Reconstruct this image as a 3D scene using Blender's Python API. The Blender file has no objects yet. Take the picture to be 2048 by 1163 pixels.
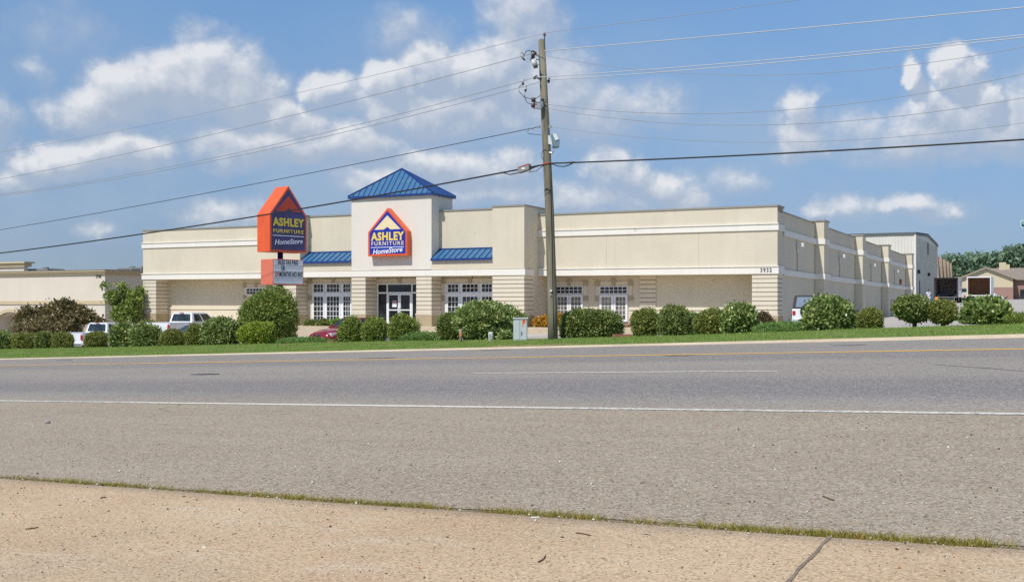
import bpy, math, random
import numpy as np
from mathutils import Vector, Matrix, noise as mnoise
R = math.radians
scene = bpy.context.scene
COL = scene.collection

# ------------------------------------------------------------------ camera
H0, F, EYE = 613.0, 2211.0, 1.6          # horizon row, focal length in pixels of a 2048 px wide frame, eye height
cam_d = bpy.data.cameras.new("camera")
cam_d.sensor_width = 36.0
cam_d.lens = 36.0 * F / 2048.0
cam_d.shift_y = (H0 - 581.5) / 2048.0
cam_d.clip_start = 0.1
cam_d.clip_end = 8000
cam = bpy.data.objects.new("camera", cam_d)
COL.objects.link(cam)
cam.location = (0, 0, EYE)
cam.rotation_euler = (R(90), 0, 0)
scene.camera = cam

# ------------------------------------------------------------------ view
scene.view_settings.view_transform = 'Standard'
scene.view_settings.look = 'None'
scene.view_settings.gamma = 1
scene.view_settings.exposure = EXPOSURE = 0.0
scene.view_settings.use_curve_mapping = False
scene.cycles.max_bounces = 6
scene.cycles.transparent_max_bounces = 8
scene.cycles.use_denoising = False
scene.cycles.use_adaptive_sampling = False

# ------------------------------------------------------------------ sun
SUN_EL = R(53)
sun_h = Vector((-0.60, -0.80, 0)).normalized()       # horizontal direction towards the sun: behind the camera, to the left
sun_v = Vector((sun_h.x * math.cos(SUN_EL), sun_h.y * math.cos(SUN_EL), math.sin(SUN_EL)))
sd = bpy.data.lights.new("sun", 'SUN')
sd.energy = 4.25
sd.angle = R(0.53)
sd.color = (1.0, 0.955, 0.88)
sun = bpy.data.objects.new("sun", sd)
COL.objects.link(sun)
sun.rotation_euler = sun_v.to_track_quat('Z', 'Y').to_euler()
sun.location = (-30, -30, 40)

# ------------------------------------------------------------------ world: clear-air sky with cumulus
world = bpy.data.worlds.new("World")
scene.world = world
world.use_nodes = True
wt = world.node_tree
wt.nodes.clear()
N = wt.nodes.new
L = wt.links.new
def M_(tree, op, a, b=None, c=None, clamp=False):
    n = tree.nodes.new('ShaderNodeMath'); n.operation = op; n.use_clamp = clamp
    for i, v in enumerate((a, b, c)):
        if v is None: continue
        if isinstance(v, (int, float)): n.inputs[i].default_value = v
        else: tree.links.new(v, n.inputs[i])
    return n.outputs[0]
def VM_(tree, op, a, b=None, scale=None):
    n = tree.nodes.new('ShaderNodeVectorMath'); n.operation = op
    for i, v in enumerate((a, b)):
        if v is None: continue
        if isinstance(v, (tuple, list)): n.inputs[i].default_value = v
        else: tree.links.new(v, n.inputs[i])
    if scale is not None: n.inputs['Scale'].default_value = scale
    return n
def MIX_(tree, fac, a, b, blend='MIX'):
    n = tree.nodes.new('ShaderNodeMix'); n.data_type = 'RGBA'; n.blend_type = blend; n.clamp_factor = True
    for s, v in ((n.inputs[0], fac), (n.inputs[6], a), (n.inputs[7], b)):
        if isinstance(v, (int, float)): s.default_value = v
        elif isinstance(v, (tuple, list)): s.default_value = tuple(v) + ((1,) if len(v) == 3 else ())
        else: tree.links.new(v, s)
    return n.outputs[2]
def RAMP_(tree, fac, stops, interp='LINEAR'):
    n = tree.nodes.new('ShaderNodeValToRGB'); cr = n.color_ramp; cr.interpolation = interp
    while len(cr.elements) < len(stops): cr.elements.new(0.5)
    for e, (p, c) in zip(cr.elements, stops):
        e.position = p; e.color = (c, c, c, 1) if isinstance(c, (int, float)) else tuple(c) + (1,)
    if not isinstance(fac, (int, float)): tree.links.new(fac, n.inputs[0])
    return n.outputs[0]

# cloud banks: azimuth, elevation, half widths (radians) and thickness; (px, row, half width, half height, weight) in frame units
BLOBS = [(165,205,80,45,.75),(250,180,90,60,.95),(330,165,90,62,1.05),(410,150,80,62,1.1),(480,175,85,60,1.0),(535,205,60,40,.7),
 (390,72,38,26,.38),(655,170,55,34,.95),(700,195,60,40,.6),(566,212,42,34,1.0),(600,235,60,40,.9),(560,285,180,48,.85),(700,280,130,42,.85),
 (790,165,70,50,1.1),(760,215,60,40,.9),(870,128,62,52,1.1),(950,150,90,70,1.1),(1010,105,70,70,1.0),(1040,40,75,60,.62),(900,220,160,60,.85),
 (1080,170,110,80,.9),(1180,220,130,52,.6),(1270,205,80,38,.5),(820,60,55,34,.28),
 (75,320,62,34,.85),(140,318,80,36,1.0),(215,300,80,40,.95),(270,305,60,34,.7),(20,345,60,24,.6),(60,130,26,24,.25),(120,45,50,30,.12),
 (450,420,80,32,.48),(190,458,26,15,.38),(760,370,70,40,.7),(850,330,85,40,.85),(930,335,85,38,.8),(1010,330,70,38,.7),(1000,385,130,40,.55),
 (1215,330,55,48,.8),(1250,352,60,40,.8),(1330,372,70,36,.8),(1380,395,70,36,.7),(1200,400,150,40,.5),(1480,370,40,24,.3),
 (1605,235,38,38,.8),(1610,285,62,42,.8),(1825,152,30,34,1.25),(1840,190,45,34,.9),(1925,150,44,40,1.3),(1970,185,50,44,1.1),(1900,220,120,52,.75),(1980,260,120,60,.7),(1760,270,130,50,.5),(2060,215,60,60,.7),
 (1800,412,55,20,.55),(1850,425,70,20,.42),(1645,430,30,14,.5),(1700,425,60,20,.45),(1905,425,24,10,.4),(1240,500,30,8,.2),
 (-160,240,160,70,.8),(-330,330,200,60,.8),(2250,190,140,60,.8),(2420,330,180,60,.7)]
tc = N('ShaderNodeTexCoord')
sep = N('ShaderNodeSeparateXYZ'); L(tc.outputs['Generated'], sep.inputs[0])
az = M_(wt, 'ARCTAN2', sep.outputs[0], sep.outputs[1])
el = M_(wt, 'ARCSINE', sep.outputs[2])
cmb = N('ShaderNodeCombineXYZ'); L(az, cmb.inputs[0]); L(el, cmb.inputs[1])
# one group evaluates the cloud field at a point so it can be read twice (for the sunlit edges)
cg = bpy.data.node_groups.new("cloud_field", 'ShaderNodeTree')
cg.interface.new_socket("P", in_out='INPUT', socket_type='NodeSocketVector')
cg.interface.new_socket("D", in_out='OUTPUT', socket_type='NodeSocketFloat')
gi = cg.nodes.new('NodeGroupInput'); go = cg.nodes.new('NodeGroupOutput')
def noise_(tree, vec, scale, detail, rough, dist=0.0, out=0):
    n = tree.nodes.new('ShaderNodeTexNoise'); n.noise_dimensions = '3D'
    tree.links.new(vec, n.inputs['Vector'])
    n.inputs['Scale'].default_value = scale; n.inputs['Detail'].default_value = detail
    n.inputs['Roughness'].default_value = rough; n.inputs['Distortion'].default_value = dist
    return n.outputs[out]
w1 = noise_(cg, gi.outputs[0], 13.0, 8.0, 0.60, 0.0, 1)
w1 = VM_(cg, 'SUBTRACT', w1, (0.5, 0.5, 0.5)).outputs[0]
w1 = VM_(cg, 'MULTIPLY', w1, (0.085, 0.060, 0.0)).outputs[0]
pw = VM_(cg, 'ADD', gi.outputs[0], w1).outputs[0]
acc = None
for (bx, by, rx, ry, wgt) in BLOBS:
    k = (bx - 1024) / F
    a0 = math.atan(k); e0 = math.atan((H0 - by) / math.hypot(F, bx - 1024))
    sx = rx / F * math.cos(a0) * 1.2; sy = ry / F * 1.2
    d = VM_(cg, 'SUBTRACT', pw, (a0, e0, 0)).outputs[0]
    d = VM_(cg, 'MULTIPLY', d, (1 / sx, 1 / sy, 0)).outputs[0]
    q = VM_(cg, 'DOT_PRODUCT', d, d).outputs['Value']
    v = M_(cg, 'MULTIPLY_ADD', q, -wgt, wgt)          # wgt*(1-r^2)
    acc = v if acc is None else M_(cg, 'SMOOTH_MAX', acc, v, 0.18)
n2 = noise_(cg, gi.outputs[0], 24.0, 10.0, 0.64)
n2 = M_(cg, 'MULTIPLY_ADD', n2, 1.15, -0.60)
acc = M_(cg, 'ADD', acc, n2)
cg.links.new(acc, go.inputs[0])
def field(vec):
    g = N('ShaderNodeGroup'); g.node_tree = cg; L(vec, g.inputs[0]); return g.outputs[0]
D0 = field(cmb.outputs[0])
D1 = field(VM_(wt, 'ADD', cmb.outputs[0], (-0.006, 0.011, 0)).outputs[0])
alpha = RAMP_(wt, M_(wt, 'ADD', D0, 0.36), [(0.0, 0.0), (0.25, 0.16), (0.50, 0.46), (0.78, 0.76), (1.0, 0.92)])
# how strongly the sun-facing rim shows: density falls off towards the sun
rim = M_(wt, 'SUBTRACT', D0, D1)
lit = RAMP_(wt, M_(wt, 'MULTIPLY_ADD', rim, 1.15, 0.24), [(0.05, 0.0), (0.40, 0.42), (0.85, 1.0)])
lit = M_(wt, 'MULTIPLY', lit, RAMP_(wt, D0, [(0.0, 0.35), (0.40, 1.0)]))
veil = noise_(wt, cmb.outputs[0], 5.0, 5.0, 0.55)
veil = RAMP_(wt, veil, [(0.28, 0.16), (0.64, 0.85)])
low = RAMP_(wt, el, [(0.0, 0.7), (0.16, 0.65), (0.28, 0.12)])
veil = M_(wt, 'MULTIPLY', veil, low)
sky = N('ShaderNodeTexSky'); sky.sky_type = 'NISHITA'; sky.sun_disc = False
sky.sun_elevation = SUN_EL
sky.sun_rotation = math.atan2(sun_h.x, sun_h.y)
sky.air_density = 1.0; sky.dust_density = 0.6; sky.ozone_density = 2.5; sky.altitude = 300
SKYG = 1.0
hz = RAMP_(wt, el, [(0.0, (.40, .51, .63)), (0.05, (.37, .46, .61)), (0.13, (.47, .63, .73)), (0.26, (.80, .96, .96)), (1.0, (.85, 1.0, 1.0))])
hz = MIX_(wt, 1.0, hz, (1.0, 1.05, 1.20), 'MULTIPLY')
skyc = MIX_(wt, 1.0, sky.outputs[0], hz, 'MULTIPLY')
CL_D, CL_L = (3.9, 4.4, 5.25), (7.0, 7.1, 7.3)
cloudc = MIX_(wt, lit, CL_D, CL_L)
c1 = MIX_(wt, veil, skyc, (3.7, 4.5, 5.5))
alpha = M_(wt, 'MULTIPLY', alpha, M_(wt, 'MULTIPLY_ADD', lit, 0.22, 0.78))
c2 = MIX_(wt, alpha, c1, cloudc)
bg = N('ShaderNodeBackground'); L(c2, bg.inputs[0]); bg.inputs[1].default_value = 0.115
wo = N('ShaderNodeOutputWorld'); L(bg.outputs[0], wo.inputs[0])

# ------------------------------------------------------------------ materials
def new_mat(name):
    m = bpy.data.materials.new(name); m.use_nodes = True
    t = m.node_tree; b = t.nodes['Principled BSDF']
    return m, t, b
def tex(t, kind='Object', scale=(1, 1, 1)):
    c = t.nodes.new('ShaderNodeTexCoord'); mp = t.nodes.new('ShaderNodeMapping'); mp.inputs['Scale'].default_value = scale
    t.links.new(c.outputs[kind], mp.inputs[0]); return mp.outputs[0]
def bump(t, b, h, strength=0.3, dist=0.01):
    n = t.nodes.new('ShaderNodeBump'); n.inputs['Strength'].default_value = strength; n.inputs['Distance'].default_value = dist
    t.links.new(h, n.inputs['Height']); t.links.new(n.outputs[0], b.inputs['Normal'])
def plain(name, col, rough=0.6, metal=0.0, var=0.08, scale=6.0, spec=0.5, coat=0.0):
    """paint or plastic with a faint uneven tone"""
    m, t, b = new_mat(name)
    v = tex(t); n = noise_(t, v, scale, 4, 0.6)
    lo = tuple(c * (1 - var) for c in col); hi = tuple(min(1, c * (1 + var)) for c in col)
    t.links.new(RAMP_(t, n, [(0.3, lo), (0.7, hi)]), b.inputs['Base Color'])
    b.inputs['Roughness'].default_value = rough; b.inputs['Metallic'].default_value = metal
    b.inputs['Specular IOR Level'].default_value = spec; b.inputs['Coat Weight'].default_value = coat
    return m
def stucco(name, col, var=0.07, streak=0.10):
    m, t, b = new_mat(name)
    v = tex(t)
    big = noise_(t, v, 0.35, 5, 0.6)
    fine = noise_(t, v, 9.0, 6, 0.7)
    lo = tuple(c * (1 - var) for c in col); hi = tuple(min(1, c * (1 + var)) for c in col)
    c = RAMP_(t, big, [(0.3, lo), (0.7, hi)])
    c = MIX_(t, RAMP_(t, fine, [(0.35, 0.0), (0.65, 0.22)]), c, tuple(x * 0.86 for x in col))
    vs = tex(t, scale=(1.1, 1.1, 0.10)); st = noise_(t, vs, 2.2, 5, 0.65)
    c = MIX_(t, RAMP_(t, st, [(0.50, 0.0), (0.74, streak * 2)]), c, tuple(x * 0.72 for x in col))
    sp = noise_(t, v, 1.3, 2, 0.5)
    c = MIX_(t, RAMP_(t, sp, [(0.74, 0.0), (0.78, 0.35)]), c, tuple(x * 0.55 for x in col))
    t.links.new(c, b.inputs['Base Color']); b.inputs['Roughness'].default_value = 0.92
    b.inputs['Specular IOR Level'].default_value = 0.2
    bump(t, b, noise_(t, v, 45.0, 3, 0.7), 0.5, 0.01)
    return m
CREAM = stucco('cream_stucco', (.65, .585, .455))
WARM = stucco('warm_white_stucco', (.72, .68, .60), 0.04, .06)
BAND = stucco('white_band_stucco', (.80, .765, .69), 0.04, 0.12)
TAN = stucco('tan_plinth_stucco', (.44, .36, .235))
QUOIN = stucco('quoin_stucco', (.70, .63, .50), 0.05)
KEY = stucco('keystone_stucco', (.43, .37, .26), 0.05)
OCHRE = stucco('ochre_trim_stucco', (.56, .46, .30), 0.05)
PALE = stucco('neighbour_stucco', (.67, .60, .50), 0.05)
COPING = plain('coping_metal', (.33, .31, .27), 0.5, 0.3)
GROOVE = plain('groove_shadow_gap', (.20, .17, .12), 0.9)
WHITEP = plain('white_paint', (.78, .80, .83), 0.45)
ROOFM = plain('flat_roof_membrane', (.45, .44, .42), 0.8)
def glass_mat(name, col=(.012, .014, .018), rough=0.05, spec=0.5):
    m, t, b = new_mat(name)
    v = tex(t); n = noise_(t, v, 0.9, 4, 0.6)
    t.links.new(RAMP_(t, n, [(0.42, col), (0.68, tuple(c * 3.2 + .01 for c in col))]), b.inputs['Base Color'])
    b.inputs['Roughness'].default_value = rough; b.inputs['Specular IOR Level'].default_value = spec
    return m
GLASS = glass_mat('dark_shop_glass')
GLASSC = glass_mat('glass_before_pale_curtain', (.11, .095, .07), .08)
CARGLASS = glass_mat('car_glass', (.015, .02, .022), 0.06, 0.5)
def blue_metal():
    m, t, b = new_mat('blue_roof_metal')
    v = tex(t); n = noise_(t, v, 1.6, 5, 0.65)
    c = MIX_(t, RAMP_(t, n, [(0.56, 0.0), (0.75, 0.55)]), (.036, .135, .268), (.16, .24, .25))
    t.links.new(c, b.inputs['Base Color']); b.inputs['Roughness'].default_value = 0.42
    return m
BLUE = blue_metal()
BLUED = plain('blue_roof_trim', (.012, .045, .20), 0.4)

# ------------------------------------------------------------------ mesh helpers
class MB:
    def __init__(s): s.v = []; s.f = []; s.m = []
    def add(s, vs, fs, mi=0):
        o = len(s.v); s.v += [tuple(p) for p in vs]
        for f in fs: s.f.append(tuple(i + o for i in f)); s.m.append(mi)
        return s
    def hexa(s, p, mi=0):       # p: 4 bottom then 4 top, counter-clockwise seen from above
        return s.add(p, [(3, 2, 1, 0), (4, 5, 6, 7), (0, 1, 5, 4), (1, 2, 6, 5), (2, 3, 7, 6), (3, 0, 4, 7)], mi)
    def box(s, x0, x1, y0, y1, z0, z1, mi=0):
        return s.hexa([(x0, y0, z0), (x1, y0, z0), (x1, y1, z0), (x0, y1, z0), (x0, y0, z1), (x1, y0, z1), (x1, y1, z1), (x0, y1, z1)], mi)
    def slope_box(s, x0, x1, y0, y1, za0, za1, zb0, zb1, mi=0):  # z range at x0 is (za0,za1), at x1 (zb0,zb1)
        return s.hexa([(x0, y0, za0), (x1, y0, zb0), (x1, y1, zb0), (x0, y1, za0), (x0, y0, za1), (x1, y0, zb1), (x1, y1, zb1), (x0, y1, za1)], mi)
    def bar(s, a, b, w, h, mi=0, up=(0, 0, 1)):
        a = Vector(a); b = Vector(b); d = (b - a).normalized(); u = Vector(up)
        sx = d.cross(u)
        if sx.length < 1e-4: sx = d.cross(Vector((1, 0, 0)))
        sx.normalize(); sz = sx.cross(d).normalized(); sx *= w / 2; sz *= h / 2
        p = [a - sx - sz, a + sx - sz, b + sx - sz, b - sx - sz, a - sx + sz, a + sx + sz, b + sx + sz, b - sx + sz]
        return s.hexa(p, mi)
    def tube(s, pts, r, n=8, mi=0, caps=True):
        pts = [Vector(p) for p in pts]; rs = r if isinstance(r, (list, tuple)) else [r] * len(pts)
        o = len(s.v)
        for i, p in enumerate(pts):
            d = (pts[min(i + 1, len(pts) - 1)] - pts[max(i - 1, 0)]).normalized()
            a = d.cross(Vector((0, 0, 1)))
            if a.length < 0.05: a = d.cross(Vector((0, 1, 0)))
            a.normalize(); b = d.cross(a)
            for k in range(n):
                t = 2 * math.pi * k / n
                s.v.append(tuple(p + (a * math.cos(t) + b * math.sin(t)) * rs[i]))
        for i in range(len(pts) - 1):
            for k in range(n):
                s.f.append((o + i * n + k, o + i * n + (k + 1) % n, o + (i + 1) * n + (k + 1) % n, o + (i + 1) * n + k)); s.m.append(mi)
        if caps:
            s.f.append(tuple(o + k for k in range(n))[::-1]); s.m.append(mi)
            s.f.append(tuple(o + (len(pts) - 1) * n + k for k in range(n))); s.m.append(mi)
        return s
    def prism(s, poly, y0, y1, mi=0):      # poly in (x, z), extruded along y
        n = len(poly)
        vs = [(x, y0, z) for x, z in poly] + [(x, y1, z) for x, z in poly]
        fs = [tuple(range(n)), tuple(range(2 * n - 1, n - 1, -1))] + [(i, i + n, (i + 1) % n + n, (i + 1) % n) for i in range(n)]
        return s.add(vs, fs, mi)
    def build(s, name, mats, parent=None, smooth=False, bevel=0.0):
        me = bpy.data.meshes.new(name)
        me.from_pydata(s.v, [], s.f)
        if not isinstance(mats, (list, tuple)): mats = [mats]
        for m in mats: me.materials.append(m)
        me.polygons.foreach_set('material_index', s.m)
        if smooth: me.polygons.foreach_set('use_smooth', [True] * len(s.f))
        me.update()
        o = bpy.data.objects.new(name, me); COL.objects.link(o)
        if parent is not None: o.parent = parent
        if bevel > 0:
            bm = o.modifiers.new('bevel', 'BEVEL'); bm.width = bevel; bm.segments = 2; bm.limit_method = 'ANGLE'
        return o
def tag(o, label=None, cat=None, group=None, kind=None):
    for k, v in (('label', label), ('category', cat), ('group', group), ('kind', kind)):
        if v: o[k] = v
    return o
def thing(name, label, cat, loc=(0, 0, 0), rz=0.0, group=None):
    o = bpy.data.objects.new(name, None); COL.objects.link(o)
    o.empty_display_size = 0.3; o.location = loc; o.rotation_euler = (0, 0, rz)
    return tag(o, label, cat, group)
def copy_tree(o, parent=None):
    kids = [c for c in bpy.data.objects if c.parent == o]
    c = o.copy(); COL.objects.link(c)
    if parent is not None: c.parent = parent
    for k in kids: copy_tree(k, c)
    return c
def struct(o): o['kind'] = 'structure'; return o
def K(px): return (px - 1024) / F
def at(px, py, D): return Vector((K(px) * D, D, EYE + (H0 - py) * D / F))
# ------------------------------------------------------------------ terrain
# u runs along the road (away to the left), v across it (away from the camera)
DU = (-0.839, 0.544); DV = (0.544, 0.839)
def uv_of(x, y): return (x * DU[0] + y * DU[1], x * DV[0] + y * DV[1])
def xy_of(u, v): return (u * DU[0] + v * DV[0], u * DU[1] + v * DV[1])
ZK = [(-60, -.6), (0, 0), (7.38, .129), (14.26, .42), (20.98, .655), (26.8, .81), (32.7, .945), (60, 1.9)]
VK0, VK1 = 32.7, 38.0
def road_z(u, v):
    z = np.interp(v, [a for a, b in ZK], [b for a, b in ZK])
    uu = np.where(np.abs(u) < 80, u, np.sign(u) * (80 + 40 * np.tanh((np.abs(u) - 80) / 40)))
    return z - .0386 * uu
def kerb_h(u): return np.interp(u, [0, 6, 15, 30, 60], [.10, .09, .062, .052, .042])
_rise = []                                   # height of the lawn's back edge over the gutter, from its line in the photograph
for _px, _py in ((-100, 700), (0, 698.5), (270, 693.5), (690, 684), (1060, 678.5), (1400, 669.5), (1700, 658.5), (2048, 647), (2200, 642)):
    _D = 38.0 / (DV[1] + DV[0] * (_px - 1024) / F); _u = DU[0] * (_px - 1024) / F * _D + DU[1] * _D
    _rise.append((_u, EYE + (H0 - _py) * _D / F - float(road_z(np.array([_u]), np.array([32.7]))[0])))
_rise.sort()
def verge_z(u, v):
    u = np.asarray(u, float); kh = kerb_h(u); rise = np.interp(u, [a for a, b in _rise], [b for a, b in _rise])
    t = np.clip((np.asarray(v, float) - 32.9) / 5.1, 0, 1.05)
    return road_z(u, np.full_like(u, 32.7)) + kh * (1 - t) + rise * t
CP = np.array([(-36,62,-1.25),(-30,67,-1.2),(-26,70,-1.15),(-20.5,68,-.85),(-14,60,-.55),(-8,56,-.42),(2,50,.1),(5,55,.2),(10,50,.35),
 (14,45,.6),(-55,92,-.9),(-42,86,-.75),(-35,86,-.6),(-27,80,.1),(-22,75,.15),(-10,70,.2),(0,65.5,.22),(7,62,.24),(14,59,.26),(18,52,.5),
 (15,65,.3),(25,82,.45),(35,102,.6),(41,112,1.1),(18.5,45,1.02),(27,70,1.2),(40,95,1.5),(47,118,1.87),(42.6,113,2.0),(43,125,1.9),(60,150,2.4),(70,170,2.6),
 (33,62,1.6),(40,75,1.9),(60,110,2.4),(100,220,3.2),(-80,80,-2.0),(-80,160,-1.0),(0,180,.8),(100,120,3.0),(60,60,2.2),(-60,70,-2.1),(21,43,1.25)], float)
def _phi(r): return np.where(r > 1e-9, r * r * np.log(np.maximum(r, 1e-9)), 0.0)
_n = len(CP); _d = np.hypot(CP[:, None, 0] - CP[None, :, 0], CP[:, None, 1] - CP[None, :, 1])
_A = np.zeros((_n + 3, _n + 3)); _A[:_n, :_n] = _phi(_d) + np.eye(_n) * 40.0
_A[:_n, _n] = 1; _A[:_n, _n + 1:] = CP[:, :2]; _A[_n, :_n] = 1; _A[_n + 1:, :_n] = CP[:, :2].T
_W = np.linalg.solve(_A, np.concatenate([CP[:, 2], [0, 0, 0]]))
def lot_z(x, y):
    x = np.asarray(x, float); y = np.asarray(y, float)
    sh = x.shape; xf = np.clip(x.ravel(), -120, 160); yf = np.clip(y.ravel(), 20, 300)
    r = np.hypot(xf[:, None] - CP[None, :, 0], yf[:, None] - CP[None, :, 1])
    z = _phi(r) @ _W[:_n] + _W[_n] + xf * _W[_n + 1] + yf * _W[_n + 2]
    z = np.clip(z, -2.5, 4.0)
    d = np.hypot(x.ravel(), y.ravel()); k = np.clip((d - 200) / 200, 0, 1); k = k * k * (3 - 2 * k)
    return (z * (1 - k) + 1.9 * k).reshape(sh)
def ground(x, y):
    x = np.asarray(x, float); y = np.asarray(y, float)
    u, v = uv_of(x, y)
    r = road_z(u, np.minimum(v, 32.7)); g = verge_z(u, np.clip(v, 32.9, 38.3))
    k = np.clip((v - 32.78) / .1, 0, 1); z = r * (1 - k) + g * k
    k = np.clip((v - 38.3) / 4.0, 0, 1); k = k * k * (3 - 2 * k)
    z = z * (1 - k) + lot_z(x, y) * k
    d = np.hypot(x, y); k = np.clip((d - 200) / 200, 0, 1)
    return z * (1 - k) + 1.9 * k
def gz(x, y): return float(ground(np.array([x]), np.array([y]))[0])
def on_ground(px, py, lo=2.0, hi=400.0):
    """where the sight line through a frame point meets the terrain"""
    k = K(px); m = (H0 - py) / F
    Ds = np.linspace(lo, hi, 8000); z = EYE + m * Ds; g = ground(k * Ds, Ds)
    i = np.argmax(z <= g); D = Ds[i]
    return Vector((k * D, D, float(g[i])))
def row_pt(px, v):
    D = v / (DV[1] + DV[0] * K(px)); return Vector((K(px) * D, D, gz(K(px) * D, D)))

def grid_mesh(name, us, vs, fn, mat, off=0.0, uvf=True, skirt=0):
    """sheet over a (u, v) lattice; vs may be a function of u giving a list"""
    V = []; Fc = []; UV = []
    nv = len(vs(us[0])) if callable(vs) else len(vs)
    for u in us:
        vv = vs(u) if callable(vs) else vs
        ua = np.full(nv, float(u)); va = np.array(vv, float)
        x = ua * DU[0] + va * DV[0]; y = ua * DU[1] + va * DV[1]
        z = fn(ua, va, x, y) + off
        V += list(zip(x.tolist(), y.tolist(), z.tolist())); UV += list(zip(ua.tolist(), va.tolist()))
    for i in range(len(us) - 1):
        for j in range(nv - 1):
            a = i * nv + j; Fc.append((a, a + nv, a + nv + 1, a + 1))
    me = bpy.data.meshes.new(name); me.from_pydata(V, [], Fc); me.materials.append(mat)
    ul = me.uv_layers.new(name='metres')
    vi = np.empty(len(me.loops), int); me.loops.foreach_get('vertex_index', vi)
    ul.data.foreach_set('uv', np.array(UV)[vi].ravel())
    me.polygons.foreach_set('use_smooth', [True] * len(Fc))
    o = bpy.data.objects.new(name, me); COL.objects.link(o)
    return o
def uvm(t, scale=(1, 1, 1)):
    c = t.nodes.new('ShaderNodeUVMap'); c.uv_map = 'metres'; mp = t.nodes.new('ShaderNodeMapping'); mp.inputs['Scale'].default_value = scale
    t.links.new(c.outputs[0], mp.inputs[0]); return mp.outputs[0]
def speckle(t, vec, scale):
    n = t.nodes.new('ShaderNodeTexVoronoi'); n.inputs['Scale'].default_value = scale; t.links.new(vec, n.inputs['Vector'])
    s = t.nodes.new('ShaderNodeSeparateColor'); t.links.new(n.outputs['Color'], s.inputs[0]); return s.outputs[0], n.outputs['Distance']

def asphalt():
    m, t, b = new_mat('worn_asphalt')
    v = uvm(t); sp = t.nodes.new('ShaderNodeSeparateXYZ'); t.links.new(v, sp.inputs[0])
    wob = noise_(t, uvm(t, (.02, .3, 1)), 1.0, 3, .5)
    vv = M_(t, 'MULTIPLY_ADD', wob, 1.0, M_(t, 'ADD', sp.outputs[1], -0.5))
    # worn wheel lanes: bluish grey bands; the shoulder is browner and dustier
    lane = RAMP_(t, M_(t, 'DIVIDE', vv, 40.0), [(0.0, 0), (.370, 0.0), (.385, .18), (.415, 1.0), (.455, .95), (.495, .22), (.55, .10), (.60, .12)])
    lane2 = RAMP_(t, M_(t, 'DIVIDE', vv, 40.0), [(.585, 0.0), (.615, .75), (.655, .75), (.675, .25), (.70, .35), (.76, .4), (.82, .25)])
    lane = M_(t, 'MAXIMUM', lane, lane2)
    shoulder = RAMP_(t, M_(t, 'DIVIDE', vv, 40.0), [(.345, 1.0), (.372, 0.0)])
    big = noise_(t, uvm(t, (.10, .5, 1)), 1.0, 5, .6)
    base = MIX_(t, RAMP_(t, big, [(.3, 0), (.7, 1)]), (.275, .242, .208), (.345, .308, .268))
    base = MIX_(t, M_(t, 'MULTIPLY', shoulder, .85), base, MIX_(t, RAMP_(t, noise_(t, uvm(t, (.25, .9, 1)), 1.0, 6, .65), [(.3, 0), (.7, 1)]), (.345, .262, .172), (.43, .342, .235)))
    base = MIX_(t, M_(t, 'MULTIPLY', lane, .8), base, (.175, .165, .165))
    g1, d1 = speckle(t, v, 62.0); g2, d2 = speckle(t, v, 30.0)
    f1 = noise_(t, v, 120.0, 3, .7)
    base = MIX_(t, RAMP_(t, g1, [(.0, .62), (.35, 0.0), (1, 0.0)]), base, (.07, .065, .06))
    base = MIX_(t, RAMP_(t, g1, [(.60, 0.0), (1.0, .60)]), base, (.60, .53, .44))
    base = MIX_(t, RAMP_(t, g2, [(.90, 0.0), (1.0, .45)]), base, (.62, .56, .48))
    base = MIX_(t, RAMP_(t, g2, [(.0, .5), (.08, 0.0)]), base, (.06, .055, .05))
    base = MIX_(t, RAMP_(t, f1, [(.3, .30), (.6, 0.0)]), base, (.09, .085, .08))
    # tar-dark hairline cracks
    w = t.nodes.new('ShaderNodeTexVoronoi'); w.feature = 'DISTANCE_TO_EDGE'; w.inputs['Scale'].default_value = .22
    wv = VM_(t, 'ADD', v, VM_(t, 'SCALE', noise_(t, v, 1.1, 5, .6, 0, 1), scale=1.1).outputs[0]).outputs[0]; t.links.new(wv, w.inputs['Vector'])
    mask = RAMP_(t, noise_(t, v, .12, 2, .5), [(.55, 0), (.62, 1)])
    base = MIX_(t, M_(t, 'MULTIPLY', RAMP_(t, w.outputs['Distance'], [(.0, .55), (.006, 0.0)]), mask), base, (.05, .05, .05))
    t.links.new(base, b.inputs['Base Color']); b.inputs['Roughness'].default_value = .88; b.inputs['Specular IOR Level'].default_value = .25
    h = M_(t, 'ADD', M_(t, 'MULTIPLY', d1, -1.0), M_(t, 'MULTIPLY', f1, .6)); bump(t, b, h, .55, .012)
    return m
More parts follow.
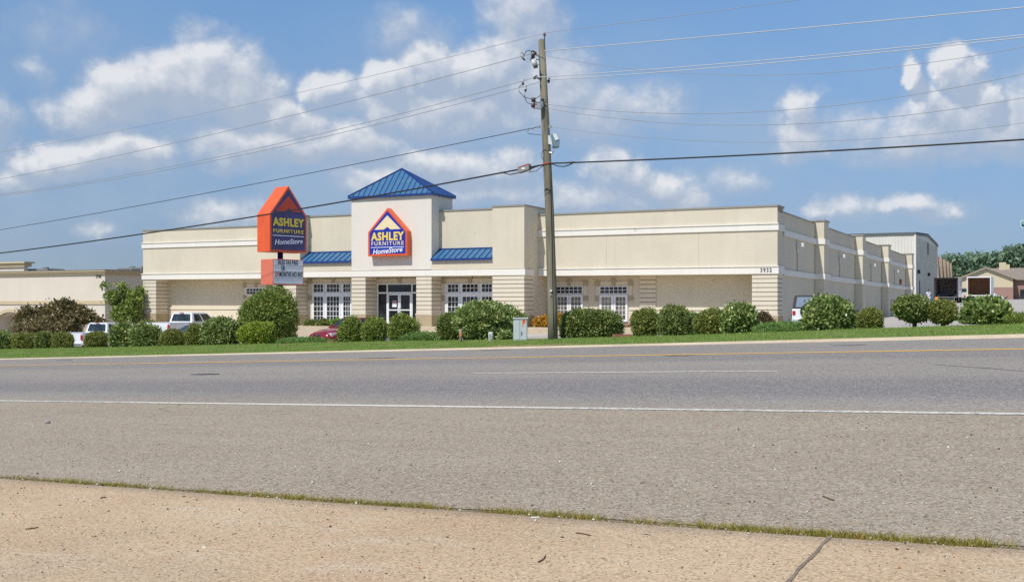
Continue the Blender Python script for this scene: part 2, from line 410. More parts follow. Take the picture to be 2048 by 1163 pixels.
def concrete(name='old_concrete', a=(.49, .346, .212), c=(.60, .446, .288), grit=.55):
    m, t, b = new_mat(name)
    v = uvm(t)
    big = noise_(t, v, .5, 6, .62)
    base = MIX_(t, RAMP_(t, big, [(.32, 0), (.68, 1)]), a, c)
    wear = noise_(t, uvm(t, (.6, 1.3, 1)), .9, 7, .7)
    base = MIX_(t, RAMP_(t, wear, [(.54, 0.0), (.66, .7)]), base, (.60, .49, .36))
    grey = noise_(t, v, .33, 4, .55)
    base = MIX_(t, RAMP_(t, grey, [(.56, 0.0), (.72, .5)]), base, (.37, .30, .23))
    g1, d1 = speckle(t, v, 62.0); f1 = noise_(t, v, 34.0, 5, .75)
    base = MIX_(t, RAMP_(t, g1, [(0, grit * 1.4), (.25, 0)]), base, tuple(x * .42 for x in a))
    base = MIX_(t, RAMP_(t, g1, [(.75, 0), (1, .5)]), base, tuple(min(.8, x * 1.45) for x in c))
    base = MIX_(t, RAMP_(t, f1, [(.32, .6), (.55, 0)]), base, tuple(x * .6 for x in a))
    t.links.new(base, b.inputs['Base Color']); b.inputs['Roughness'].default_value = .9; b.inputs['Specular IOR Level'].default_value = .2
    bump(t, b, M_(t, 'ADD', f1, M_(t, 'MULTIPLY', d1, -.8)), .5, .008)
    return m
def grass_ground():
    m, t, b = new_mat('lawn')
    v = tex(t)
    a = noise_(t, v, .5, 5, .6); f = noise_(t, v, 14.0, 5, .75)
    base = MIX_(t, RAMP_(t, a, [(.3, 0), (.7, 1)]), (.13, .195, .042), (.185, .25, .065))
    base = MIX_(t, RAMP_(t, f, [(.35, .5), (.6, 0)]), base, (.035, .075, .012))
    base = MIX_(t, RAMP_(t, noise_(t, v, 1.7, 5, .7), [(.54, 0), (.68, .7)]), base, (.30, .25, .13))
    t.links.new(base, b.inputs['Base Color']); b.inputs['Roughness'].default_value = .95; b.inputs['Specular IOR Level'].default_value = .1
    bump(t, b, f, .8, .03)
    return m
def lot_mat():
    m, t, b = new_mat('parking_surface')
    v = uvm(t)
    a = noise_(t, v, .25, 6, .6); f = noise_(t, v, 20.0, 5, .7)
    base = MIX_(t, RAMP_(t, a, [(.3, 0), (.7, 1)]), (.37, .335, .295), (.50, .455, .40))
    base = MIX_(t, RAMP_(t, f, [(.3, .35), (.55, 0)]), base, (.2, .185, .17))
    t.links.new(base, b.inputs['Base Color']); b.inputs['Roughness'].default_value = .9
    return m
ASPH = asphalt(); CONC = concrete(); LAWN = grass_ground(); LOT = lot_mat()
KERBM = concrete('kerb_concrete', (.50, .40, .28), (.62, .51, .37), .3)
SOIL = plain('crack_soil', (.20, .155, .11), .95, var=.45, scale=24)

def gfn(ua, va, x, y): return ground(x, y)
# far ground: one sheet out to the horizon, a little under the paved sheets laid on it
us = sorted(set(list(np.arange(-90, 150, 3.0)) + [-3000, -1600, -900, -500, -300, -200, -150, -120, 150, 180, 230, 300, 400, 600, 1000, 1800, 3200]))
vs_ = sorted(set(list(np.arange(-40, 200, 3.0)) + [-3000, -1200, -500, -200, -100, -60, 205, 230, 260, 300, 400, 550, 800, 1300, 2200, 3500]))
o = grid_mesh('ground', us, vs_, lambda u, v, x, y: ground(x, y) - .22, LAWN); struct(o)

# edge of the concrete apron, read as a line across the road
EDGE = [on_ground(px, py, 3, 40) for px, py in ((-60, 953), (0, 956), (250, 974), (430, 987), (700, 1007), (900, 1020), (1100, 1034), (1400, 1056), (1700, 1077), (2048, 1098), (2110, 1102))]
eu = [uv_of(p.x, p.y) for p in EDGE]; eu.sort()
e0, e1 = eu[0], eu[-1]
def vedge(u): return float(np.interp(u, [p[0] for p in eu], [p[1] for p in eu]))
ur = list(np.arange(-14, 62, .5)); ur_far = sorted(set([-150, -110, -80, -60, -45, -30, -20] + ur + [65, 70, 75, 80, 90, 100, 120, 150]))
nz = lambda u, s: (mnoise.noise(Vector((u * s, 7.1, 0))))
def road_vs(u):
    e = vedge(u) + .10 + .045 * nz(u, 1.7) + .02 * nz(u, 6.0)
    return [e + (32.7 - e) * k / 44 for k in range(45)]
def rfn(ua, va, x, y): return road_z(ua, va)
o = grid_mesh('road', ur_far, road_vs, rfn, ASPH); struct(o)
def soil_vs(u): e = vedge(u); return [e - .25, e - .06, e + .05, e + .3]
o = grid_mesh('joint_soil', ur_far, soil_vs, rfn, SOIL, -.006); struct(o)
JU = uv_of(*on_ground(1660, 1078, 3, 40).xy)[0]
ja, jb = on_ground(1660, 1078, 3, 40), on_ground(1582, 1163, 3, 40)
def apron_part(us_, name):
    def avs(u):
        e = vedge(u) - .05 + .02 * nz(u + 40, 2.3)
        return [-40, -20, -8, -2, 0, 2, 3.5, 5, 6, e - .3, e - .03, e]
    def afn(ua, va, x, y):
        z = road_z(ua, va) + .018
        z[-1] -= .03
        return z
    return grid_mesh(name, us_, avs, afn, CONC)
o = apron_part(sorted(set([-150, -100, -60, -40, -25] + list(np.arange(-14, 30, .5)) + [35, 45, 60, 80, 120, 150])), 'apron'); struct(o)
# sawn joint across the apron, filled with dark dirt
mb = MB(); dj = (jb - ja); a2 = ja + dj * 3.0; nrm = Vector((-dj.y, dj.x, 0)).normalized()
npt = 60
for i in range(npt):
    for s_ in (0, 1): pass
vsj = []
for i in range(npt + 1):
    p = ja.lerp(a2, i / npt); w = .012 + .006 * mnoise.noise(p * 9); off = .010 * mnoise.noise(p * 5)
    for s_ in (-1, 1):
        q = p + nrm * (s_ * w + off); u_, v_ = uv_of(q.x, q.y)
        vsj.append((q.x, q.y, float(road_z(np.array([u_]), np.array([v_]))[0]) + .023))
mb.add(vsj, [(2 * i, 2 * i + 1, 2 * i + 3, 2 * i + 2) for i in range(npt)])
o = mb.build('apron_joint', SOIL); struct(o)

# painted lines
def paint(name, col, wear):
    m, t, b = new_mat(name); v = uvm(t)
    n = noise_(t, v, 9.0, 6, .75); g, d = speckle(t, v, 60.0); big = noise_(t, uvm(t, (.12, 1, 1)), 1.0, 3, .5)
    k = M_(t, 'ADD', n, M_(t, 'MULTIPLY', g, .25)); k = M_(t, 'ADD', k, M_(t, 'MULTIPLY', big, .35))
    c = MIX_(t, RAMP_(t, k, [(wear, 0.0), (min(1.0, wear + .12), 1.0)]), col, (.24, .225, .21))
    t.links.new(c, b.inputs['Base Color']); b.inputs['Roughness'].default_value = .8
    return m
PWHITE = paint('worn_white_paint', (.68, .65, .56), .82); PYEL = paint('worn_yellow_paint', (.82, .45, .04), .85)
def line(name, u0, u1, v, w, mat, wob=0):
    us_ = [u for u in ur_far if u0 < u < u1]; us_ = [u0] + us_ + [u1]
    o = grid_mesh(name, us_, lambda u: [v - w / 2 + wob * nz(u, .9), v + w / 2 + wob * nz(u + 9, .8)], rfn, mat, .006); struct(o)
def v_of_line(px, py): p = on_ground(px, py, 5, 60); return uv_of(p.x, p.y)
va_ = np.mean([v_of_line(x, y)[1] for x, y in ((0, 802), (1024, 815), (2048, 825))])
line('edge_line', -150, 150, va_, .18, PWHITE, .012)
vy = np.mean([v_of_line(x, y)[1] for x, y in ((0, 731), (1024, 714), (2048, 698))])
line('centre_line', -150, 150, vy, .27, PYEL, .02)
d0 = v_of_line(950, 745.5); d1 = v_of_line(1552, 742.5); vd = (d0[1] + d1[1]) / 2
line('lane_line', d1[0], d0[0], vd, .13, PWHITE)
# small bituminous repairs and a manhole-like blot in the carriageway
def patch(name, px, py, ru, rv, seed):
    p = on_ground(px, py, 5, 60); u0, v0 = uv_of(p.x, p.y); rnd = random.Random(seed); vs = []
    n = 18
    for i in range(n):
        a = 2 * math.pi * i / n; r = rnd.uniform(.7, 1.1); uu = u0 + ru * r * math.cos(a); v2 = v0 + rv * r * math.sin(a)
        x, y = xy_of(uu, v2); vs.append((x, y, float(road_z(np.array([uu]), np.array([v2]))[0]) + .005))
    o = MB().add(vs, [tuple(range(n))]).build(name, TARM); struct(o)
TARM = plain('tar_patch', (.035, .034, .036), .7, var=.3)
for i, a in enumerate(((413, 748, .55, .22), (755, 716, .9, .16), (130, 720, .6, .15), (1360, 711, .5, .10), (330, 712, .5, .1), (985, 700, .7, .1), (1700, 690, .5, .1))): patch('tar_patch', *a, i)

# kerb
mb = MB(); prof = [(32.60, -.15), (32.68, .05), (32.73, .90), (32.76, 1.0), (32.90, 1.0), (32.93, .6)]
us_k = sorted(set(ur_far)); nk = len(prof); vsk = []; uvs = []
for u in us_k:
    z0 = float(road_z(np.array([float(u)]), np.array([32.7]))[0])
    for v, dz in prof:
        x, y = xy_of(u, v); vsk.append((x, y, z0 + dz * (float(kerb_h(u)) + .006))); uvs.append((u, v + dz * .1))
fk = [(i * nk + j, (i + 1) * nk + j, (i + 1) * nk + j + 1, i * nk + j + 1) for i in range(len(us_k) - 1) for j in range(nk - 1)]
me = bpy.data.meshes.new('kerb'); me.from_pydata(vsk, [], fk); me.materials.append(KERBM)
ul = me.uv_layers.new(name='metres'); vi = np.empty(len(me.loops), int); me.loops.foreach_get('vertex_index', vi); ul.data.foreach_set('uv', np.array(uvs)[vi].ravel())
o = bpy.data.objects.new('kerb', me); COL.objects.link(o); struct(o)
# verge
o = grid_mesh('verge', ur_far, [32.94, 33.1, 33.5, 34.2, 35, 36, 37, 37.6, 38.0, 38.4, 39.0, 39.8], gfn, LAWN, -.005); struct(o)
# parking lot and drives beyond the hedge
ul_ = list(np.arange(-24, 126, 2.0)); vl_ = [38.9, 39.8] + list(np.arange(40, 60, 1.0)) + list(np.arange(60, 190, 2.5))
o = grid_mesh('parking_lot', ul_, vl_, lambda u, v, x, y: ground(x, y) - np.interp(v, [39, 40], [.05, 0]), LOT, 0.0); struct(o)

def seal(pts, w, name='crack_seal'):
    P_ = [on_ground(px, py, 5, 60) for px, py in pts]; vs = []; n = 40
    for i in range(n + 1):
        f = i / n * (len(P_) - 1); a = int(min(f, len(P_) - 2)); p = P_[a].lerp(P_[a + 1], f - a); u0, v0 = uv_of(p.x, p.y); v0 += .03 * nz(u0 * 3, 2.0)
        ww = w * (.7 + .5 * abs(nz(u0, 5)))
        for s_ in (-1, 1):
            x, y = xy_of(u0, v0 + s_ * ww); vs.append((x, y, float(road_z(np.array([u0]), np.array([v0 + s_ * ww]))[0]) + .005))
    struct(MB().add(vs, [(2 * i, 2 * i + 1, 2 * i + 3, 2 * i + 2) for i in range(n)]).build(name, DARKA))
DARKA = plain('old_crack_seal', (.19, .18, .175), .8, var=.3)
seal([(1870, 729), (1930, 733), (1990, 737), (2060, 743)], .05)

EARTH = plain('bare_earth', (.46, .30, .17), .95, var=.25, scale=8)
for i, (px, v0, ru, rv) in enumerate(((1040, 33.35, 1.2, .22), (1105, 33.5, 1.5, .25), (1010, 33.2, .8, .15), (575, 37.2, .8, .12), (1530, 36.6, .5, .12))):
    q = row_pt(px, v0); u0, _ = uv_of(q.x, q.y); rnd = random.Random(i); vs = [(q.x, q.y, q.z + .014)]
    for k in range(20):
        a = 2 * math.pi * k / 20; r = rnd.uniform(.55, 1.15); x, y = xy_of(u0 + ru * r * math.cos(a), v0 + rv * r * math.sin(a)); vs.append((x, y, gz(x, y) + .010))
    struct(MB().add(vs, [(0, k + 1, (k + 1) % 20 + 1) for k in range(20)]).build('bare_earth', EARTH))
# ------------------------------------------------------------------ buildings
class Fr:
    """a building's own frame: x to the right along its front, y to the back"""
    def __init__(s, px, D, z, ang):
        s.O = Vector((K(px) * D, D, z)); s.a = ang
        s.ex = Vector((math.cos(ang), math.sin(ang), 0)); s.ey = Vector((-math.sin(ang), math.cos(ang), 0))
    def x_on(s, px, y): k = K(px); return (k * (s.O.y + y * s.ey.y) - s.O.x - y * s.ey.x) / (s.ex.x - k * s.ex.y)
    def y_on(s, px, x): k = K(px); return (k * (s.O.y + x * s.ex.y) - s.O.x - x * s.ex.x) / (s.ey.x - k * s.ey.y)
    def z_on(s, py, x, y): D = s.O.y + x * s.ex.y + y * s.ey.y; return EYE + (H0 - py) * D / F - s.O.z
    def w(s, x, y, z): return s.O + s.ex * x + s.ey * y + Vector((0, 0, z))
ANG = math.atan2(-.4375, .899)
B = Fr(1555, 60.0, .30, ANG)
LX = B.x_on(286, 0); DEP = 59.5
ZR, ZW = 6.75, 6.75
def zb(x): return 3.09 + .17 * x / LX          # underside of the white band, as it runs in the photograph
def zb2(x): return zb(x) + .40
REC = 1.30
YC = -2.0
store = thing('store_building', 'long cream stucco furniture store with blue metal tower roof and white bands', 'store', B.O, ANG)
xA, xB_ = B.x_on(545, YC), B.x_on(600, YC)          # left projecting block
xT0, xT1 = B.x_on(703, YC), B.x_on(863, YC)         # tower
xC, xD = B.x_on(985, YC), B.x_on(1048.5, YC)        # right projecting block
mb = MB()
# main mass behind the recesses
mb.box(LX + .02, -.02, REC, DEP, -.6, ZW - .28)
mb.box(xA + .01, xD - .01, YC + REC, REC - .01, -.6, ZW - .3)
# upper walls of the wings (over the recess)
mb.slope_box(LX, xA + .002, 0, REC + .001, zb(LX) + .38, ZR, zb(xA) + .38, ZR)
mb.slope_box(xD - .002, 0, 0, REC + .001, zb(xD) + .38, ZR, zb(0) + .38, ZR)
# side parapet
mb.box(-.31, -.001, 1.5, DEP, ZW - .3, 6.50)
store_wall = mb.build('wall', [CREAM], store)
# projecting blocks
for (x0, x1) in ((xA, xB_), (xC, xD)):
    MB().slope_box(x0, x1, YC, REC - .02, zb(x0) + .38, B.z_on(411.5, xD, YC), zb(x1) + .38, B.z_on(411.5, xD, YC)).build('projecting_wall', [CREAM], store)
ZBLK = B.z_on(411.5, xD, YC)
# set-back walls over the pent roofs
ZS = B.z_on(421, B.x_on(930, YC + 1), YC + 1)
MB().box(xB_, xT0, YC + .98, REC - .03, 3.3, ZS).build('upper_wall', [CREAM], store)
MB().box(xT1, xC, YC + .98, REC - .03, 3.3, ZS).build('upper_wall', [CREAM], store)
# tower
ZT = B.z_on(388.5, xT1, YC)
yTb = B.y_on(905, xT1)
MB().box(xT0, xT1, YC, yTb, zb2(xT0) - .02, ZT).build('tower_wall', [WARM], store)
# fascias in front of the pent roofs
ZF = B.z_on(517, B.x_on(930, YC), YC)
for (x0, x1) in ((xB_ + .001, xT0 - .001), (xT1 + .001, xC - .001)):
    MB().slope_box(x0, x1, YC + .01, YC + .97, zb(x0) + .38, ZF - .05, zb(x1) + .38, ZF - .05).build('fascia', [CREAM], store)
# piers with grooved courses
def pier(x0, x1, y0, y1, ztop, name='quoin_pier', shallow=False, tan=True, z0=-.5):
    mb = MB(); zt = .88 if tan else 1.06
    mb.box(x0 + .035, x1 - .035, y0 + .035, y1, z0, ztop, 1)
    n = 9 if tan else 8; h = (ztop - zt) / n
    for i in range(n):
        mb.box(x0, x1, y0, y1 - .001, zt + i * h + .012, zt + (i + 1) * h - .026 - (.0 if i < n - 1 else -.02), 0)
    if tan:
        mb.box(x0 - .025, x1 + .025, y0 - .025, y1 - .002, z0 + .001, zt - .09, 2)
        mb.box(x0 - .045, x1 + .045, y0 - .045, y1 - .003, zt - .085, zt + .0, 0)
    return mb.build(name, [QUOIN, GROOVE, TAN], store)
xL1 = B.x_on(312, 0); xR0 = B.x_on(1504, 0)
pier(LX, xL1, 0, REC - .01, zb(LX)); pier(xR0, 0, 0, REC - .01, zb(0))
xq = B.x_on(592, YC)
pier(xA, xq, YC, YC + REC - .01, zb(xA)); pier(xC, xD, YC, YC + 1.35, zb(xD))
MB().box(xD - .9, xD - .03, YC + 1.351, REC - .02, -.5, zb(xD) + .37).build('side_wall', [CREAM], store)
xp1 = B.x_on(731, YC); xp2 = B.x_on(832.5, YC)
pier(xT0, xp1, YC, YC + REC - .01, zb(xT0)); pier(xp2, xT1, YC, YC + REC - .01, zb(xT1))
xs0, xs1 = B.x_on(1279, REC - .1), B.x_on(1311, REC - .1)
pier(xs0, xs1, REC - .08, REC - .001, zb(xs0), tan=False)
# white bands
def hband(name, x0, x1, yf, thick, lo, hi, proud=.07, mat=BAND, cap=True):
    mb = MB()
    mb.slope_box(x0, x1, yf - proud, yf + thick, lo(x0), hi(x0), lo(x1), hi(x1))
    if cap: mb.slope_box(x0 - .0, x1 + .0, yf - proud - .045, yf + thick - .002, hi(x0) + .001, hi(x0) + .055, hi(x1) + .001, hi(x1) + .055)
    return mb.build(name, [mat], store)
z1a = lambda x: zb(x); z1b = lambda x: zb(x) + .38
hband('lower_band', LX - .07, xA - .002, 0, REC - .05, z1a, z1b)
hband('lower_band', xD + .002, .07, 0, REC - .05, z1a, z1b)
hband('lower_band', xA - .03, xD + .07, YC, REC - .06, z1a, lambda x: zb(x) + .36, .05, cap=False)
z2a = lambda x: 5.46 + .06 * x / LX; z2b = lambda x: z2a(x) + .33
hband('upper_band', LX - .07, xA - .002, 0, .05, z2a, z2b)
hband('upper_band', xD + .002, .07, 0, .05, z2a, z2b)
# copings
mb = MB()
def cop(x0, x1, y0, y1, z, h=.09, o_=.05): mb.box(x0 - o_, x1 + o_, y0 - o_, y1 + o_, z, z + h)
cop(LX, xA - .06, 0, .35, ZR); cop(xD + .06, -.0, 0, 1.5, ZR); 
cop(xA, xB_, YC, REC, ZBLK); cop(xC, xD, YC, REC, ZBLK)
cop(xB_ + .06, xT0 - .06, YC + .98, REC, ZS); cop(xT1 + .06, xC - .06, YC + .98, REC, ZS)
mb.box(-.33, .05, 1.56, DEP, 6.50, 6.57)
mb.box(LX - .05, LX + .3, .42, DEP, ZR - .28, ZR + .0)
mb.build('coping', [COPING], store)
MB().box(LX + .31, -.32, 1.6, DEP - .1, ZW - .279, ZW - .22).build('flat_roof', [ROOFM], store)
# wainscot in the wing recesses
for (x0, x1) in ((xL1, xA), (xD, B.x_on(1111, REC)), (B.x_on(1168, REC), B.x_on(1198, REC)), (B.x_on(1258, REC), xs0 - .01), (xs1 + .01, xR0)):
    mb = MB(); mb.box(x0 + .001, x1 - .001, REC - .06, REC - .002, -.5, 1.06); mb.box(x0 + .001, x1 - .001, REC - .10, REC - .003, 1.10, 1.27)
    mb.build('wainscot', [QUOIN], store)
# corner pier return and side wall: pilasters, bands
mb = MB(); mb.box(-.30, 0.0, .001, 1.5, 6.46, ZR - .001); mb.build('corner_pier', [CREAM], store)
mbb = MB(); pil = []
for pxa, pxb, wd in ((1630, 1648, .56), (1710, 1727, .56), (1763, 1779, .58), (1811, 1825, .62)):
    y0 = B.y_on(pxa, 0); pil.append((y0, wd))
for y0, wd in pil:
    p_ = MB().box(0.001, wd, y0, y0 + 1.6, -.6, 6.66).build('pilaster', [CREAM], store)
    MB().box(-.3, wd + .06, y0 - .06, y0 + 1.66, 6.66, 6.75).build('cap', [COPING], p_)
    for z0 in (3.02, 5.22): mbb.box(.002, wd + .07, y0 - .07, y0 + 1.67, z0, z0 + .34)
ys = 1.5
for y0, wd in pil + [(DEP, 0)]:
    for z0 in (3.02, 5.22): mbb.box(-.002, .07, ys + .001, y0 - .071, z0 + .001, z0 + .339)
    ys = y0 + 1.67
mbb.box(.0, .07, REC - .04, 1.5, zb(0), zb(0) + .38); mbb.box(.0, .07, .052, 1.5, 5.46, 5.79)
mbb.build('side_band', [BAND], store)
# pent roofs and the hipped tower roof, standing-seam
def seams(mb, a0, a1, b0, b1, n, h=.045, w=.032):
    """ribs on the sheet a0-a1 (eave) to b0-b1 (top)"""
    a0, a1, b0, b1 = map(Vector, (a0, a1, b0, b1)); nn = (a1 - a0).cross(b0 - a0).normalized()
    if nn.z < 0: nn = -nn
    for i in range(n + 1):
        t = i / n; p, q = a0.lerp(a1, t), b0.lerp(b1, t); mb.bar(p + nn * h / 2, q + nn * h / 2, w, h, 1, up=nn)
for (x0, x1) in ((xB_ + .01, xT0 - .01), (xT1 + .01, xC - .01)):
    mb = MB(); ye, yt = YC - .12, YC + .97; zt = B.z_on(497.5, B.x_on(930, YC + 1), YC + 1)
    mb.hexa([(x0, ye, ZF - .04), (x1, ye, ZF - .04), (x1, yt, ZF - .04), (x0, yt, ZF - .04), (x0, ye, ZF + .02), (x1, ye, ZF + .02), (x1, yt, zt), (x0, yt, zt)], 0)
    mb.box(x0, x1, ye - .03, ye - .001, ZF - .10, ZF + .03, 1); mb.box(x0, x1, yt - .05, yt - .001, zt, zt + .06, 1)
    n = max(8, int((x1 - x0) / .40)); seams(mb, (x0 + .03, ye, ZF + .02), (x1 - .03, ye, ZF + .02), (x0 + .03, yt, zt), (x1 - .03, yt, zt), n)
    mb.build('pent_roof', [BLUE, BLUED], store)
ov = .17; xm = (xT0 + xT1) / 2; ym = (YC + yTb) / 2
ex0, ex1, ey0, ey1 = xT0 - ov, xT1 + ov, YC - ov, yTb + ov
zap = B.z_on(338, xm, ym)
mb = MB(); e = [(ex0, ey0, ZT + .09), (ex1, ey0, ZT + .09), (ex1, ey1, ZT + .09), (ex0, ey1, ZT + .09)]
mb.box(ex0, ex1, ey0, ey1, ZT - .04, ZT + .085, 1)
mb.add(e + [(xm, ym, zap)], [(0, 1, 4), (1, 2, 4), (2, 3, 4), (3, 0, 4)], 0)
ap = Vector((xm, ym, zap))
nn = Vector((0, -(zap - ZT - .09), ym - ey0)); nn = Vector((0, -nn.y * -1 * -1, nn.z)).normalized()
for i in range(1, 16):
    t = i / 16; x = ex0 + (ex1 - ex0) * t; lim = min(t, 1 - t) * 2
    p = Vector((x, ey0, ZT + .09)); q = Vector((x, ey0 + (ym - ey0) * lim, ZT + .09 + (zap - ZT - .09) * lim))
    up = (q - p).cross(Vector((1, 0, 0))).normalized(); up = up if up.z > 0 else -up
    mb.bar(p + up * .02, q + up * .02, .030, .04, 1, up=up)
for i in range(1, 8):
    t = i / 8; y = ey0 + (ey1 - ey0) * t; lim = min(t, 1 - t) * 2
    for sx, xx in ((1, ex1), (-1, ex0)):
        p = Vector((xx, y, ZT + .09)); q = Vector((xx + (xm - xx) * lim, y, ZT + .09 + (zap - ZT - .09) * lim))
        up = (q - p).cross(Vector((0, 1, 0))).normalized(); up = up if up.z > 0 else -up
        mb.bar(p + up * .02, q + up * .02, .030, .04, 1, up=up)
for c in e: mb.bar(Vector(c) + Vector((0, 0, .03)), ap + Vector((0, 0, .03)), .10, .07, 1)
mb.build('tower_roof', [BLUE, BLUED], store)

# windows and doors
def lattice(parent_name, x0, x1, z0, z1, yf, cells, fr=.07, mun=.028, mats=(WHITEP, GLASS), depth=.10):
    """white frame with a grid of glazing bars; cells = (nx, nz)"""
    mb = MB(); nx, nz_ = cells; y0 = yf - depth
    mb.box(x0, x0 + fr, y0, yf, z0, z1); mb.box(x1 - fr, x1, y0, yf, z0, z1)
    mb.box(x0 + fr, x1 - fr, y0, yf, z1 - fr, z1); mb.box(x0 + fr, x1 - fr, y0, yf, z0, z0 + fr)
    ym_ = y0 + .03
    for i in range(1, nx):
        x = x0 + fr + (x1 - x0 - 2 * fr) * i / nx; mb.box(x - mun / 2, x + mun / 2, ym_, yf - .03, z0 + fr, z1 - fr)
    for j in range(1, nz_):
        z = z0 + fr + (z1 - z0 - 2 * fr) * j / nz_; mb.box(x0 + fr, x1 - fr, ym_ + .003, yf - .033, z - mun / 2, z + mun / 2)
    w = mb.build(parent_name, [mats[0]], store)
    g = MB(); g.box(x0 + fr * .6, x1 - fr * .6, yf - .035, yf - .02, z0 + fr * .6, z1 - fr * .6); g.build('pane', [mats[1]], w)
    return w
def yx(px, y): return B.x_on(px, y)
YW = YC + REC - .002
def shopfront(px_cols, pxw, left_px, end_x):
    """big lattice window: transom lights above, tall lights below; px_cols are the lights' edges"""
    xr = end_x
    xl = yx(left_px, YW); ztop = B.z_on(566.5, xl, YW); zmid = B.z_on(590, xl, YW); ztr = B.z_on(586, xl, YW)
    cols = [(yx(a, YW), yx(b, YW), n) for a, b, n in px_cols]
    for a, b, n in cols:
        lattice('transom_window', a - .07, b + .07, ztr, ztop, YW, (n, 2))
        lattice('tall_window', a - .09, b + .09, .28, zmid, YW, (n, 5), .10)
    mb = MB(); xs = [xl] + sum([[a - .09, b + .09] for a, b, n in cols], []) + [max(xr, cols[-1][1] + .1)]
    for i in range(0, len(xs), 2):
        if xs[i + 1] > xs[i] + .01: mb.box(xs[i], xs[i + 1], YW - .07, YW - .001, .12, ztop)
    mb.box(xl, xs[-1], YW - .12, YW - .02, zmid + .001, ztr - .001); mb.box(xl, xs[-1], YW - .05, YW - .003, .12, .279)
    mb.build('mullions', [WHITEP], store)
    # stucco surround with keystone and corner blocks
    mb = MB(); sw = .34
    mb.box(xl - sw, xl - .002, YW - .06, YW - .001, .1, ztop + .01, 0); mb.box(xl - sw, xs[-1], YW - .06, YW - .0015, ztop + .011, ztop + .28, 0)
    mb.box(xl - sw - .03, xl + .02, YW - .09, YW - .065, ztop - .01, ztop + .32, 1); mb.box(xl - sw - .03, xl - .003, YW - .09, YW - .065, zmid - .35, zmid, 1)
    xk = (cols[1][0] + cols[1][1]) / 2
    mb.prism([(xk - .09, ztop - .02), (xk + .09, ztop - .02), (xk + .14, ztop + .42), (xk - .14, ztop + .42)], YW - .13, YW - .066, 1)
    mb.build('window_surround', [QUOIN, KEY], store)
shopfront([(629, 648, 3), (655, 680, 4), (688, 702, 3)], 0, 625, xT0 + .6)
shopfront([(897, 918, 3), (926, 957, 4), (965, 985, 3)], 0, 891, xC + .5)
# entrance storefront
xl = yx(755.5, YW); ze = B.z_on(567, xl, YW); zt = B.z_on(585.5, xl, YW)
xs = [xl, yx(775, YW), yx(777, YW), yx(824.5, YW), yx(826.5, YW), xT1 - .2]
mb = MB(); f = .07
mb.box(xl, xs[-1], YW - .10, YW, ze - f, ze); mb.box(xl, xs[-1], YW - .11, YW - .005, zt - .05, zt + .05)
for a in (xl, (xs[1] + xs[2]) / 2 - .045, (xs[3] + xs[4]) / 2 - .045): mb.box(a, a + .09, YW - .105, YW - .004, .1, ze - f)
sf = mb.build('entrance_frame', [WHITEP], store)
MB().box(xl + .02, xs[-1], YW - .05, YW - .04, .12, ze - .03).build('pane', [GLASS], sf)
xa, xb = (xs[1] + xs[2]) / 2 + .05, (xs[3] + xs[4]) / 2 - .05; xmid = (xa + xb) / 2; zdt = B.z_on(587, xl, YW)
for a, b, hs in ((xa, xmid - .01, 1), (xmid + .01, xb, -1)):
    mb = MB(); f = .085; z0, z1 = .13, zt - .06
    mb.box(a, a + f, YW - .13, YW - .055, z0, z1); mb.box(b - f, b, YW - .13, YW - .055, z0, z1)
    mb.box(a + f, b - f, YW - .13, YW - .055, z1 - f, z1); mb.box(a + f, b - f, YW - .13, YW - .055, z0, z0 + .2)
    mb.box(a + f, b - f, YW - .13, YW - .056, z0 + .93, z0 + 1.0)
    d = mb.build('door', [WHITEP], store)
    xh = b - .06 if hs > 0 else a + .06
    MB().tube([(xh, YW - .13, z0 + .75), (xh, YW - .20, z0 + .75), (xh, YW - .20, z0 + 1.12), (xh, YW - .13, z0 + 1.12)], .018, 6).build('handle', [WHITEP], d)
    if hs > 0:
        n_ = MB(); xn = (a + b) / 2 + .05; n_.box(xn - .16, xn + .16, YW - .075, YW - .07, z0 + 1.15, z0 + 1.55, 0); n_.box(xn - .15, xn + .15, YW - .08, YW - .0755, z0 + 1.42, z0 + 1.52, 1)
        n_.build('paper_notice', [WHITEP, plain('notice_red', (.5, .12, .10))], d)
mb = MB(); xk = (xs[1] + xs[4]) / 2
mb.box(xl - .36, xl - .002, YW - .06, YW - .001, .1, ze, 0); mb.box(xl - .36, xs[-1], YW - .06, YW - .0015, ze + .001, ze + .30, 0)
mb.box(xl - .39, xl + .02, YW - .09, YW - .065, zt - .3, zt + .02, 1)
mb.prism([(xk - .09, ze - .0), (xk + .09, ze - .0), (xk + .14, ze + .42), (xk - .14, ze + .42)], YW - .13, YW - .066, 1)
mb.build('entrance_surround', [QUOIN, KEY], store)
